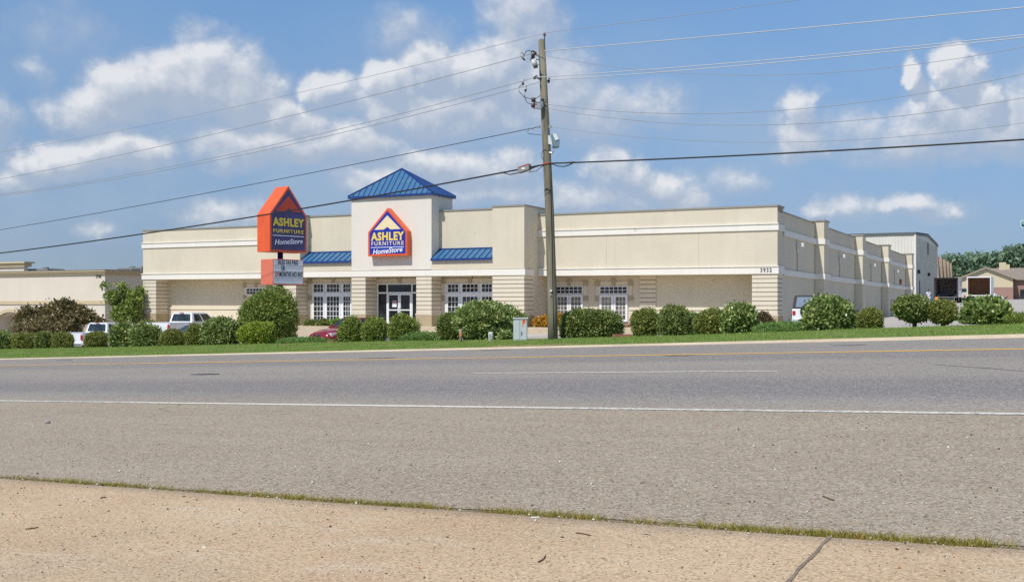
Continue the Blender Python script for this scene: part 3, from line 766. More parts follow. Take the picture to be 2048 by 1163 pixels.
# french doors in the right wing
YR = REC - .002
for pa, pb in ((1112, 1166.5), (1200, 1256)):
    x0, x1 = yx(pa, YR), yx(pb, YR); zt0 = B.z_on(572, x0, YR); zm = B.z_on(588, x0, YR); xm_ = (x0 + x1) / 2; zb0 = .42
    lattice('transom_window', x0, x1, zm, zt0, YR, (6, 2), .05)
    lattice('french_door', x0, xm_ - .01, zb0, zm - .04, YR, (3, 5), .13, mats=(WHITEP, GLASSC)); lattice('french_door', xm_ + .01, x1, zb0, zm - .04, YR, (3, 5), .13, mats=(WHITEP, GLASSC))
    mb = MB(); s_ = .26
    mb.box(x0 - s_, x0 - .01, YR - .05, YR - .001, zm - .35, zt0, 0); mb.box(x1 + .01, x1 + s_, YR - .05, YR - .001, zm - .35, zt0, 0)
    mb.box(x0 - s_, x1 + s_, YR - .05, YR - .0015, zt0 + .001, zt0 + .27, 0)
    for q in (x0 - s_ - .02, x1 + .02):
        mb.box(q, q + .30, YR - .085, YR - .055, zt0 + .01, zt0 + .32, 1); mb.box(q, q + .30, YR - .085, YR - .055, zm - .38, zm - .1, 1)
    mb.prism([(xm_ - .08, zt0 - .02), (xm_ + .08, zt0 - .02), (xm_ + .14, zt0 + .42), (xm_ - .14, zt0 + .42)], YR - .12, YR - .056, 1)
    mb.build('door_surround', [QUOIN, KEY], store)
    MB().box(x0 - .3, x1 + .3, YR - .9, YR - .11, -.3, .26).build('brick_step', [plain('step_brick', (.26, .11, .07), .9, var=.3)], store)
x0, x1 = yx(493, YR), yx(533, YR); z0, z1 = B.z_on(590, x0, YR), B.z_on(575, x0, YR)
lattice('small_window', x0, x1, z0, z1, YR, (6, 2), .07)
mb = MB(); mb.box(x0 - .25, x0 - .01, YR - .05, YR - .001, z0, z1, 0); mb.box(x1 + .01, x1 + .25, YR - .05, YR - .001, z0, z1, 0); mb.box(x0 - .25, x1 + .25, YR - .05, YR - .0015, z1 + .001, z1 + .22, 0)
for q in (x0 - .27, x1 + .01, (x0 + x1) / 2 - .12): mb.box(q, q + .26, YR - .09, YR - .056, z1 + .0, z1 + .30, 1)
for q in (x0 - .27, x1 + .01): mb.box(q, q + .26, YR - .09, YR - .056, z0 - .25, z0 + .02, 1)
mb.build('window_surround', [QUOIN, KEY], store)
# lights and fittings on the side wall
LAMPW = plain('lamp_housing_white', (.68, .67, .64), .5)
for px, py in ((1594, 491), (1678.5, 513), (1741.5, 531), (1788.7, 543)):
    y = B.y_on(px, 0.0); z = B.z_on(py, 0, y)
    mb = MB(); mb.box(.001, .42, y - .18, y + .18, z - .10, z + .14); mb.box(.001, .09, y - .10, y + .10, z - .42, z - .101)
    l = mb.build('wall_light', [LAMPW], store, bevel=.02)
    MB().tube([(.03, y, z - .42), (.03, y, z - 1.7)], .025, 6).build('conduit', [KEY], l)
y = B.y_on(1800, 0); z = B.z_on(563, 0, y); MB().box(.001, .14, y - .25, y + .25, z - .25, z + .25).build('alarm_box', [plain('alarm_red', (.28, .05, .04))], store)
# house number
DARKTXT = plain('black_lettering', (.015, .015, .016), .5)
def text_part(txt, name, size, mat, parent, loc, rot=(R(90), 0, 0), ext=.015, off=0.0, shear=0.0, align='CENTER', space=1.0, sx=1.0, width=None):
    cu = bpy.data.curves.new(name, 'FONT'); cu.body = txt; cu.size = size; cu.extrude = ext; cu.offset = off; cu.shear = shear
    cu.align_x = align; cu.align_y = 'BOTTOM_BASELINE'; cu.space_character = space; cu.resolution_u = 3
    t_ = bpy.data.objects.new(name, cu); COL.objects.link(t_); bpy.context.view_layer.update()
    me = bpy.data.meshes.new_from_object(t_.evaluated_get(bpy.context.evaluated_depsgraph_get()))
    bpy.data.objects.remove(t_, do_unlink=True); bpy.data.curves.remove(cu)
    if width:
        xs_ = [v.co.x for v in me.vertices]; sx = width / (max(xs_) - min(xs_))
    for v in me.vertices: v.co.x *= sx
    me.name = name; me.materials.clear(); me.materials.append(mat)
    o = bpy.data.objects.new(name, me); COL.objects.link(o)
    o.parent = parent; o.location = loc; o.rotation_euler = rot
    return o
xn = yx(1532, -.07); text_part('3932', 'house_number', .30, DARKTXT, store, (xn, -.078, zb(0) + .10), off=.001, width=.62, space=1.2)

for px in (1213, 1397):
    xj = yx(px, 0); MB().box(xj - .006, xj + .006, -.003, -.001, zb(xj) + .45, 5.45).build('panel_joint', [KEY], store)
# pavement in front of the store
def pave(name, x0, x1, y0, y1, ztop, mat=KERBM):
    mb = MB(); n = 30
    vs = []
    for i in range(n + 1):
        x = x0 + (x1 - x0) * i / n
        vs += [(x, y0, ztop - .9), (x, y0, ztop), (x, y1, ztop)]
    fs = []
    for i in range(n):
        a = 3 * i; fs += [(a, a + 3, a + 4, a + 1), (a + 1, a + 4, a + 5, a + 2)]
    mb.add(vs, fs); o = mb.build(name, [mat]); o.location = B.O; o.rotation_euler = (0, 0, ANG)
    me = o.data; ul = me.uv_layers.new(name='metres'); 
    for l in me.loops: c = me.vertices[l.vertex_index].co; ul.data[l.index].uv = (c.x, c.y + c.z)
    return struct(o)
pave('pavement', LX - 1, 1.2, -5.4, REC, .105)

# wall sign on the tower
SORANGE = plain('sign_orange', (.72, .105, .018), .4); SBLUE = plain('sign_blue', (.012, .03, .33), .35)
SYEL = plain('sign_yellow', (.86, .62, .10), .4); SCREAM = plain('sign_cream', (.80, .66, .40), .4); SWHITE = plain('sign_white', (.85, .85, .86), .4)
def pent(w, hs, h, ins=0.0):     # house-shaped outline
    s_ = math.hypot(w / 2, h - hs); k = ins
    d = k * s_ / (w / 2)
    yy = hs - k * (s_ - (h - hs)) / (w / 2)
    return [(-w / 2 + k, k), (w / 2 - k, k), (w / 2 - k, yy), (0, h - d), (-w / 2 + k, yy)]
def brand_sign(root, w, hs, h, dep, faded=False):
    """front at local y=0, body behind"""
    so, sb, sy, sc, sw_ = (SORANGE, SBLUE, SYEL, SCREAM, SWHITE) if not faded else (FORANGE, FBLUE, FYEL, FRED, FWHITE)
    MB().prism(pent(w, hs, h), 0.0, dep).build('cabinet', [so], root, bevel=.015)
    MB().prism(pent(w, hs, h, .045 * w), -.012, -.001).build('face', [sb], root)
    ta = [(-.335 * w, hs + .045 * h), (-.09 * w, hs + .045 * h), (0, hs + .10 * h), (.08 * w, hs + .045 * h), (.335 * w, hs + .045 * h), (0, h - .155 * h)]
    MB().prism(ta, -.02, -.013).build('triangle_emblem', [sc], root)
    text_part('ASHLEY', 'lettering', .235 * w * 1.02, sy, root, (.0, -.016, hs - .175 * h * 1.0), ext=.006, off=.0095 * w, width=.84 * w, space=1.12)
    text_part('FURNITURE', 'lettering', .115 * w, sy if faded else sc, root, (0, -.016, hs - .30 * h * .98 + .012 * h), ext=.006, off=.0012 * w, width=.82 * w, space=1.25)
    MB().box(-.42 * w, .42 * w, -.02, -.013, hs - .330 * h, hs - .318 * h).build('underline', [sw_], root)
    t_ = text_part('HomeStore', 'lettering', .155 * w, sw_, root, (0, -.016, hs - .445 * h), rot=(R(90), R(-4), 0), ext=.006, off=.0022 * w, shear=.3, width=.76 * w)
xs_, xe_ = B.x_on(736, YC - .45), B.x_on(814.5, YC - .45)
ws = xe_ - xs_; xc_ = (xs_ + xe_) / 2; zbot = B.z_on(511.5, xc_, YC - .45); ztop = B.z_on(415.5, xc_, YC - .45); zsh = B.z_on(463, xc_, YC - .45)
wall_sign = thing('wall_sign', 'house shaped orange and blue lit shop sign fixed high on the tower wall', 'sign', B.w(xc_, YC - .45, zbot), ANG)
brand_sign(wall_sign, ws, zsh - zbot, ztop - zbot, .447)

# ------------------------------------------------------------------ pylon sign by the hedge
FORANGE = plain('pylon_orange', (.80, .115, .03), .45, var=.12, scale=1.2); FBLUE = plain('pylon_faded_blue', (.065, .052, .17), .35, var=.35, scale=1.4)
FYEL = plain('pylon_yellow', (.80, .62, .05), .45); FRED = plain('pylon_red', (.58, .06, .025), .4, var=.15, scale=1.2); FWHITE = plain('pylon_white', (.75, .78, .85), .45)
PSAL = plain('pylon_salmon', (.72, .18, .11), .5, var=.1); POLEB = plain('pylon_pole_blue', (.012, .02, .16), .45)
D_S = 58.8
pa = math.atan2(.74, .67)                      # the faces turn their right edge away
fA = Fr(539.5, D_S, 0, pa)
wS = fA.x_on(613.3, 0)
zb_s = EYE + (H0 - 502.5) * D_S / F; zt_s = fA.z_on(371.5, fA.x_on(577.5, 0), 0); zh_s = EYE + (H0 - 426) * D_S / F
dS = fA.y_on(514.3, 0)
cen = fA.w(wS / 2, 0, 0); gS = gz(cen.x, cen.y)
pyl = thing('pylon_sign', 'tall house shaped orange roadside sign on a blue pole with letter board beneath', 'sign', (cen.x, cen.y, gS), pa)
hd = bpy.data.objects.new('sign_head', None)
zrel = zb_s - gS
def shift_parts(before, root, dx, dy, dz):
    for o in bpy.data.objects:
        if o.parent == root and o.name not in before: o.location = Vector(o.location) + Vector((dx, dy, dz))
before = {o.name for o in bpy.data.objects}
brand_sign(pyl, wS, zh_s - zb_s, zt_s - zb_s, dS, True); shift_parts(before, pyl, 0, 0, zrel)
bpy.data.objects.remove(hd)
MB().tube([(-.12, dS / 2, -.3), (-.12, dS / 2, zrel)], .15, 16).build('pole', [POLEB], pyl, smooth=True)
# letter board
xb0, xb1 = fA.x_on(545.6, 0) - wS / 2, fA.x_on(607, 0) - wS / 2; z0 = EYE + (H0 - 568.5) * D_S / F - gS; z1 = EYE + (H0 - 517) * D_S / F - gS
xbc = (xb0 + xb1) / 2; wb = xb1 - xb0
MB().box(xb0, xb1, 0, dS * .95, z0, z1).build('board_cabinet', [PSAL], pyl, bevel=.015)
MB().box(xb0 + .05, xb1 - .05, -.008, -.001, z0 + .05, z1 - .05).build('board_face', [plain('letter_board', (.80, .83, .86), .3)], pyl)
mb = MB(); hb = z1 - z0
for k_ in (.28, .52, .76): mb.box(xb0 + .05, xb1 - .05, -.02, -.009, z0 + hb * k_ - .012, z0 + hb * k_ + .012)
mb.build('board_tracks', [plain('track_grey', (.45, .46, .47))], pyl)
LR = plain('red_lettering', (.55, .03, .03)); lh = .29
text_part('SALES TAX PAID', 'lettering', lh * 1.25, DARKTXT, pyl, (xbc - .02 * wb, -.014, z0 + hb * .80), ext=.004, off=.007, width=.66 * wb, space=1.12)
text_part('OR', 'lettering', lh * 1.25, DARKTXT, pyl, (xbc - .18 * wb, -.014, z0 + hb * .56), ext=.004, off=.007, width=.12 * wb)
text_part('29', 'lettering', lh * 1.25, LR, pyl, (xbc - .38 * wb, -.014, z0 + hb * .32), ext=.004, off=.003, width=.12 * wb)
text_part('MONTHS NO INT', 'lettering', lh * 1.25, DARKTXT, pyl, (xbc + .08 * wb, -.014, z0 + hb * .32), ext=.004, off=.007, width=.75 * wb, space=1.12)
for o in bpy.data.objects:
    if o.parent == pyl and o.name.startswith('face'): pass

# ------------------------------------------------------------------ neighbour 3948
Nb = Fr(210, 86.0, -.5, ANG)
nb = thing('neighbour_building', 'beige stucco shop building numbered 3948 with ochre cornice and arched openings', 'building', Nb.O, ANG)
x0 = Nb.x_on(-60, 0) - 14; xw = Nb.x_on(0.5, 0)
zr = Nb.z_on(549, 0, 0); 
arch_x0, arch_x1 = Nb.x_on(-4, 0), Nb.x_on(47.5, 0)
zspr, zcr = Nb.z_on(634, arch_x0, 0), Nb.z_on(623.5, (arch_x0 + arch_x1) / 2, 0)
mb = MB()
mb.box(x0, 0, 1.2, 26, -.8, zr - .001, 0)
mb.box(arch_x1, 0, 0, 1.201, -.8, zr, 0); mb.box(x0, arch_x0, 0, 1.201, -.8, zr, 0)
n = 14; aw = arch_x1 - arch_x0
pts = [(arch_x0 + aw * i / n, zspr + (zcr - zspr) * (1 - (2 * i / n - 1) ** 2)) for i in range(n + 1)]
mb.prism(pts + [(arch_x1, zr), (arch_x0, zr)], .0, 1.2, 0)
mb.build('wall', [PALE], nb)
mb = MB()
for i in range(n):
    (xa_, za), (xb2, zc) = pts[i], pts[i + 1]
    mb.hexa([(xa_, -.06, za), (xb2, -.06, zc), (xb2, .3, zc), (xa_, .3, za), (xa_, -.06, za + .28), (xb2, -.06, zc + .28), (xb2, .3, zc + .28), (xa_, .3, za + .28)])
mb.build('arch_trim', [OCHRE], nb)
mb = MB()
for i, (z0, z1, pr) in enumerate(((zr, zr + .12, .10), (zr + .121, zr + .25, .18), (zr + .251, zr + .36, .26))):
    mb.box(x0, pr, -pr, 26, z0, z1)
mb.build('cornice', [OCHRE], nb)
MB().box(x0, .30, -.30, 26, zr + .361, zr + .41).build('coping', [COPING], nb)
zbn = Nb.z_on(608, 0, 0); MB().box(x0, .06, -.08, 26, zbn, zbn + .28).build('string_band', [OCHRE], nb)
xg0, xg1 = Nb.x_on(7.5, 1.15), Nb.x_on(16, 1.15); g = MB().box(xg0, xg1, 1.12, 1.19, .3, Nb.z_on(630, xg0, 1.15)).build('window', [GLASS], nb)
xg0, xg1 = Nb.x_on(41, .0), Nb.x_on(100, .0)
w_ = MB().box(xg0 + .1, xg1, -.01, -.004, .2, Nb.z_on(634, xg0, 0)).build('window', [GLASS], nb)
mb = MB()
for q in (xg0, xg0 + (xg1 - xg0) * .3, xg0 + (xg1 - xg0) * .62, xg1): mb.box(q, q + .1, -.06, -.011, .2, Nb.z_on(634, xg0, 0))
mb.box(xg0, xg1 + .1, -.07, -.012, Nb.z_on(634, xg0, 0), Nb.z_on(634, xg0, 0) + .1)
mb.build('frame', [plain('window_frame_grey', (.3, .28, .26))], w_)
text_part('3948', 'house_number', .40, DARKTXT, nb, (Nb.x_on(197, 0), -.01, Nb.z_on(556, 0, 0)), off=.0, width=.56, space=1.25)
MB().box(.002, .2, 8, 8.4, zbn - .9, zbn - .6).build('wall_lamp', [DARKTXT], nb)
MB().box(.001, .05, 0, 26, -.7, .45).build('plinth', [TAN], nb)
# raised back part and plant on its roof
hb0 = Nb.x_on(52, 16); zt_ = Nb.z_on(523, hb0, 16)
mb = MB(); mb.box(hb0 - 26, hb0 - .3, 16, 16.5, zr - .3, zt_ - .5); mb.build('roof_block', [PALE], nb)
mb = MB(); mb.box(hb0 - 26, hb0, 15.8, 16.7, zt_ - .5, zt_ - .15); mb.box(hb0 - 26, hb0 + .25, 15.6, 16.9, zt_ - .149, zt_); mb.build('block_cornice', [OCHRE], nb)
STEEL = plain('grey_plant_steel', (.22, .22, .22), .6, .2)
for (pa_, pb_, py_, yy) in ((54, 95, 534, 17), (234, 262, 532, 17), (262, 283, 530.5, 15)):
    a, b_ = Nb.x_on(pa_, yy), Nb.x_on(pb_, yy); z1 = Nb.z_on(py_, a, yy)
    b_ = min(b_, 60)
    l = Nb.w((a + b_) / 2, yy, zr - .2)
    t_ = thing('rooftop_unit', {54: 'low dark rooftop air unit beside the raised block of the neighbouring roof', 234: 'pale flat rooftop air unit above the neighbouring side wall', 262: 'boxy grey rooftop air unit nearest the store corner'}[pa_], 'air unit', (l.x, l.y, Nb.O.z + zr - .2), ANG, 'air units on the neighbouring roof')
    w2 = (b_ - a) / 2; hh = z1 - (zr - .2)
    MB().box(-w2, w2, 0, 2.2, .0, hh * .9).build('casing', [STEEL], t_, bevel=.03)
    m2 = MB()
    for q in range(7): m2.box(-w2 + .1 + q * (2 * w2 - .2) / 7, -w2 + .1 + (q + .6) * (2 * w2 - .2) / 7, -.03, -.001, .15 * hh, .8 * hh)
    m2.build('grille', [plain('grille_dark', (.06, .06, .06))], t_)
    MB().tube([(0, 1.1, hh * .9), (0, 1.1, hh)], .3, 10).build('fan_cowl', [STEEL], t_)

# ------------------------------------------------------------------ white metal warehouse behind
Wh = Fr(1831, 127.0, 1.5, ANG)
wh = thing('metal_warehouse', 'tall white corrugated metal warehouse rising behind the store', 'warehouse', Wh.O, ANG)
def corr():
    m, t, b = new_mat('white_corrugated'); v = tex(t); n = noise_(t, v, .5, 4, .6)
    t.links.new(RAMP_(t, n, [(.3, (.60, .58, .50)), (.7, (.69, .67, .59))]), b.inputs['Base Color']); b.inputs['Roughness'].default_value = .5
    return m
CORR = corr()
x0 = -42.0; yb = Wh.y_on(1875, 0); zt = Wh.z_on(467, 0, 0); ymid = yb * .5; zpk = zt + .62
mb = MB(); mb.box(x0, 0, .0, yb, -1, zt)
mb.add([(0, 0, zt), (0, yb, zt), (0, ymid, zpk), (x0, 0, zt), (x0, yb, zt), (x0, ymid, zpk)], [(0, 1, 2), (4, 3, 5)])
mb.build('wall', [CORR], wh)
mb = MB(); nr = 120
for i in range(nr): x = x0 + (0 - x0) * (i + .5) / nr; mb.box(x - .05, x + .05, -.05, -.001, -1, zt - .25)
for i in range(int(yb / .45)): y = .3 + i * .45; mb.box(.001, .03, y - .04, y + .04, -1, zt - .3)
mb.build('wall_ribs', [CORR], wh, )
WTRIM = plain('dark_eave_trim', (.10, .11, .11), .5)
mb = MB(); mb.box(x0, .12, -.14, -.052, zt - .10, zt + .16, 0)
mb.hexa([(.001, -.1, zt - .2), (.12, -.1, zt - .2), (.12, ymid, zpk - .2), (.001, ymid, zpk - .2), (.001, -.1, zt + .05), (.12, -.1, zt + .05), (.12, ymid, zpk + .05), (.001, ymid, zpk + .05)])
mb.hexa([(.001, ymid, zpk - .2), (.12, ymid, zpk - .2), (.12, yb, zt - .2), (.001, yb, zt - .2), (.001, ymid, zpk + .05), (.12, ymid, zpk + .05), (.12, yb, zt + .05), (.001, yb, zt + .05)])
mb.build('eave_trim', [WTRIM], wh)
mb = MB(); mb.add([(x0, -.1, zt + .17), (.1, -.1, zt + .17), (.1, ymid, zpk + .17), (x0, ymid, zpk + .17), (x0, yb + .1, zt + .17), (.1, yb + .1, zt + .17)], [(0, 1, 2, 3), (3, 2, 5, 4)]); mb.build('roof', [CORR], wh)
MB().box(-.12, .06, -.12, .12, -1, zt).build('corner_trim', [plain('corner_flashing', (.72, .66, .60))], wh)
def on_side(px, py): y = Wh.y_on(px, 0.0); return y, Wh.z_on(py, 0, y)
for nm, px, py, hw, hh, mt in (('vent_louver', 1855.3, 497, .45, .75, DARKTXT), ('wall_lamp', 1835, 543, .2, .22, DARKTXT), ('wall_lamp', 1855.5, 548.5, .25, .2, DARKTXT), ('side_door', 1838.3, 580, .5, 1.1, plain('slate_door', (.05, .07, .10)))):
    y, z = on_side(px, py); MB().box(.002, .08 if 'lamp' not in nm else .3, y - hw, y + hw, z - hh, z + hh).build(nm, [mt], wh)

# ------------------------------------------------------------------ row of gabled tan bays beyond
Tb = Fr(1876, 172.0, 2.0, ANG)
tb = thing('gabled_building', 'tan building with a row of pointed bays beyond the white warehouse', 'building', Tb.O, ANG)
y1 = Tb.y_on(1906, 0); mb = MB(); mb.box(-14, -.6, 0, y1, -1, 6.2); mb.build('wall', [plain('far_tan_wall', (.45, .36, .30), .9)], tb)
TANR = plain('mansard_tan', (.33, .25, .18), .9, var=.2); PIL = plain('pale_pilaster', (.52, .44, .38), .9)
for pxa in (1876.5, 1884.5, 1892, 1898.5, 1904):
    y = Tb.y_on(pxa, 0.0); zt = Tb.z_on(508 + (pxa - 1876) * .62, 0, y)
    dy = 3.2
    mb = MB(); mb.add([(-.6, y, zt - 3.4), (.1, y, zt - 3.6), (.1, y + dy, zt - 3.6), (-.6, y + dy, zt - 3.4), (-.6, y + dy * .1, zt), (-.1, y + dy * .1, zt), (-.1, y + dy * .5, zt - .3), (-.6, y + dy * .5, zt - .3)], [(0, 1, 5, 4), (1, 2, 6, 5), (2, 3, 7, 6), (4, 5, 6, 7)])
    mb.build('gable_bay', [TANR], tb)
    MB().box(-.599, .1, y, y + 1.0, -1, zt - 3.5).build('pilaster', [PIL], tb)

# ------------------------------------------------------------------ brick and siding house at the far right
Hs = Fr(1920, 166.0, 2.5, R(-24))
hs_ = thing('brick_house', 'low tan and brick house with grey gabled roof and chimney at the far end', 'house', Hs.O, R(-24))
SIDING = plain('tan_siding', (.56, .49, .33), .85, var=.05); BRICK = None
def brick_mat():
    m, t, b = new_mat('red_brown_brick'); v = tex(t, scale=(1, 1, 1)); br = t.nodes.new('ShaderNodeTexBrick')
    rot = t.nodes.new('ShaderNodeMapping'); rot.inputs['Rotation'].default_value = (R(90), 0, 0); t.links.new(v, rot.inputs[0]); t.links.new(rot.outputs[0], br.inputs[0])
    br.inputs['Color1'].default_value = (.26, .13, .10, 1); br.inputs['Color2'].default_value = (.33, .18, .14, 1); br.inputs['Mortar'].default_value = (.42, .36, .32, 1); br.inputs['Scale'].default_value = 4.0
    t.links.new(br.outputs[0], b.inputs['Base Color']); b.inputs['Roughness'].default_value = .9; return m
BRICK = brick_mat(); SHIN = plain('grey_shingles', (.25, .205, .165), .9, var=.2, scale=3)
xR = Hs.x_on(2026, 0); ze = Hs.z_on(556, xR, 0); zp = Hs.z_on(536, xR / 2, 0); zbk = Hs.z_on(574, xR, 0)
mb = MB(); mb.prism([(0, zbk), (xR, zbk), (xR, ze), (xR / 2, zp), (0, ze)], 0, 9); mb.build('siding_wall', [SIDING], hs_)
MB().box(-.03, xR + .03, -.04, 9.04, -1.2, zbk - .001).build('brick_wall', [BRICK], hs_)
# cross wing
xe = xR + 1.9; MB().box(-.9, xe, 4.5, 14, -1.2, ze - .1).build('rear_wing', [BRICK], hs_)
mb = MB(); t_ = .16
def slab(a, b, c, d): 
    a, b, c, d = map(Vector, (a, b, c, d)); up = Vector((0, 0, t_)); mb.hexa([a, b, c, d, a + up, b + up, c + up, d + up])
slab((-.5, -.35, ze - .22), (xR / 2, -.35, zp + .02), (xR / 2, 9, zp + .02), (-.5, 9, ze - .22)); slab((xR / 2, -.35, zp + .02), (xR + .5, -.35, ze - .22), (xR + .5, 9, ze - .22), (xR / 2, 9, zp + .02))
slab((xR * .5, 3.9, ze - .2), (xe + .3, 3.9, ze - .2), (xe - .3, 9.25, zp + .12), (xR * .5, 9.25, zp + .12)); slab((xR * .5, 9.25, zp + .12), (xe - .3, 9.25, zp + .12), (xe + .3, 14.6, ze - .2), (xR * .5, 14.6, ze - .2)); slab((-1.1, 4.3, ze - .05), (1.5, 4.3, ze - .05), (1.5, 8.8, ze + .35), (-1.1, 8.8, ze + .35))
rf = mb.build('roof', [SHIN], hs_)
xc = Hs.x_on(2006, 8.6); MB().box(xc - .55, xc + .45, 8.4, 9.2, zp - 1.0, Hs.z_on(524.5, xc, 8.6)).box(xc + .46, xc + .95, 8.5, 9.1, zp - 1.0, Hs.z_on(528.5, xc, 8.6)).build('chimney', [SIDING], rf)
MB().bar((-.55, -.38, ze - .14), (xR / 2, -.38, zp + .08), .1, .22).bar((xR / 2, -.38, zp + .08), (xR + .55, -.38, ze - .14), .1, .22).build('fascia', [plain('fascia_brown', (.32, .27, .21))], hs_)
mb = MB(); mb.box(xe - .9, xe + .02, 4.44, 4.499, -.5, ze - 1.6); mb.build('window', [GLASS], hs_)
# low porch to the right
MB().hexa([(xe + .01, 3.0, 1.5), (xe + 3.2, 3.0, .8), (xe + 3.2, 6, .8), (xe + .01, 6, 1.5), (xe + .01, 3.0, 1.7), (xe + 3.2, 3.0, 1.0), (xe + 3.2, 6, 1.0), (xe + .01, 6, 1.7)]).box(xe + 2.8, xe + 3.0, 3.1, 3.3, -1, .85).build('porch', [plain('porch_brown', (.30, .20, .13))], hs_)
# ------------------------------------------------------------------ vegetation
def leaf_mat(name, dark, mid, light, rough=.55, accent=None, trans=.22):
    m, t, b = new_mat(name)
    a = t.nodes.new('ShaderNodeAttribute'); a.attribute_name = 'tint'
    stops = [(0.0, dark), (0.45, mid), (0.85, light)]
    if accent: stops.append((0.93, accent))
    t.links.new(RAMP_(t, a.outputs['Fac'], stops), b.inputs['Base Color'])
    b.inputs['Roughness'].default_value = rough; b.inputs['Specular IOR Level'].default_value = .35
    b.inputs['Transmission Weight'].default_value = 0.0
    tr = t.nodes.new('ShaderNodeBsdfTranslucent'); t.links.new(RAMP_(t, a.outputs['Fac'], [(0, mid), (1, light)]), tr.inputs[0])
    mx = t.nodes.new('ShaderNodeMixShader'); mx.inputs[0].default_value = trans
    out = t.nodes['Material Output']; t.links.new(b.outputs[0], mx.inputs[1]); t.links.new(tr.outputs[0], mx.inputs[2]); t.links.new(mx.outputs[0], out.inputs[0])
    return m
def mesh_np(name, V, Fq, tint, mat, parent=None, k=4):
    me = bpy.data.meshes.new(name); nf = len(Fq)
    me.vertices.add(len(V)); me.vertices.foreach_set('co', V.astype(np.float32).ravel())
    me.loops.add(nf * k); me.loops.foreach_set('vertex_index', Fq.astype(np.int32).ravel())
    me.polygons.add(nf); me.polygons.foreach_set('loop_start', np.arange(0, nf * k, k, dtype=np.int32))
    at_ = me.attributes.new('tint', 'FLOAT', 'POINT'); at_.data.foreach_set('value', np.repeat(tint, len(V) // nf).astype(np.float32))
    me.materials.append(mat); me.update(calc_edges=True); me.validate()
    o = bpy.data.objects.new(name, me); COL.objects.link(o)
    if parent is not None: o.parent = parent
    return o
def unit(a): return a / np.maximum(np.linalg.norm(a, axis=-1, keepdims=True), 1e-9)
def quads(P, T, Nn, ln, wd):
    """leaf quads: base P, tip direction T, normal Nn"""
    S = unit(np.cross(T, Nn)); n = len(P)
    ln = ln[:, None]; wd = wd[:, None]
    V = np.empty((n, 4, 3)); mid = P + T * ln * .45 + Nn * ln * .06
    V[:, 0] = P; V[:, 1] = mid - S * wd; V[:, 2] = P + T * ln; V[:, 3] = mid + S * wd
    return V.reshape(-1, 3), np.arange(4 * n).reshape(n, 4)
def foliage(name, mat, parent, rx, ry, rz, cz, n, leaf, seed, p=2.5, amp=.10, per=10, narrow=.40, up=.35, inner=.38, spray=.8, tintb=0.03, zmin=.03, hollow=.0, rag=.05):
    g = np.random.default_rng(seed)
    m = max(8, n // per)
    d = unit(g.normal(size=(m, 3)))
    sup = (np.abs(d) ** p).sum(1) ** (-1 / p)
    bd = unit(g.normal(size=(22, 3))); lump = np.ones(m)
    for b_ in bd: lump += amp * np.maximum(0, d @ b_ - .72) * 3.6 * g.choice([1, -.8, 1])
    rad = np.where(g.random(m) < inner, g.uniform(.45, .86, m), 1 - np.abs(g.normal(0, rag, m)) + (g.random(m) < .06) * g.uniform(0, .10, m))
    C = d * (sup * lump * rad)[:, None]
    outer = rad
    out = unit(d * np.array([1 / rx, 1 / ry, 1 / rz]))
    C = C * np.array([rx, ry, rz]) + np.array([0, 0, cz])
    ct = g.normal(.42, .17, m) + tintb
    idx = np.repeat(np.arange(m), per); N_ = len(idx)
    P = C[idx] + g.normal(size=(N_, 3)) * leaf * .95 * spray
    O = out[idx]
    T = unit(O * .6 + g.normal(size=(N_, 3)) * .75 + np.array([0, 0, up]))
    Nn = unit(np.cross(T, g.normal(size=(N_, 3))) + O * .8)
    Nn = unit(Nn - T * (Nn * T).sum(1, keepdims=True))
    big = np.where(outer[idx] < .87, 1.9, 1.0)
    ln = leaf * g.uniform(.7, 1.35, N_) * big
    V, Fq = quads(P, T, Nn, ln, ln * narrow * g.uniform(.8, 1.2, N_))
    keep = P[:, 2] > zmin + .0
    tint = np.clip(ct[idx] + g.normal(0, .11, N_), 0, 1)
    Vr = V.reshape(-1, 4, 3)[keep]; Vr[:, :, 2] = np.maximum(Vr[:, :, 2], .01)
    n2_ = len(Vr)
    return mesh_np(name, Vr.reshape(-1, 3), np.arange(4 * n2_).reshape(n2_, 4), tint[keep], mat, parent)
BARK = plain('shrub_bark', (.10, .07, .05), .9, var=.3, scale=20)
def stems(parent, h, spread, n, seed, r=.025, z0=-.15, mat=None, name='stem'):
    rnd = random.Random(seed); mb = MB()
    for i in range(n):
        a = rnd.uniform(0, 6.28); s_ = rnd.uniform(.3, 1) * spread; b0 = (rnd.uniform(-.06, .06), rnd.uniform(-.06, .06), z0)
        mid = (math.cos(a) * s_ * .35, math.sin(a) * s_ * .35, h * .45); e = (math.cos(a) * s_, math.sin(a) * s_, h * rnd.uniform(.8, 1))
        mb.tube([b0, mid, e], [r, r * .7, r * .3], 6)
    return mb.build(name, [mat or BARK], parent)
G_OLIVE = leaf_mat('boxwood_olive_leaf', (0.055, 0.078, 0.017), (0.205, 0.244, 0.053), (0.455, 0.455, 0.120), accent=(0.471, 0.314, 0.113))
G_DARK = leaf_mat('holly_dark_leaf', (0.037, 0.066, 0.018), (0.161, 0.221, 0.055), (0.455, 0.471, 0.147), .4)
G_BROAD = leaf_mat('viburnum_leaf', (0.039, 0.081, 0.018), (0.193, 0.281, 0.069), (0.597, 0.619, 0.240), .33)
G_MID = leaf_mat('privet_leaf', (0.045, 0.082, 0.017), (0.193, 0.267, 0.049), (0.484, 0.535, 0.127), .42, accent=(0.549, 0.408, 0.127))
G_YEL = leaf_mat('spirea_yellowgreen_leaf', (0.073, 0.122, 0.015), (0.268, 0.366, 0.037), (0.549, 0.586, 0.110))
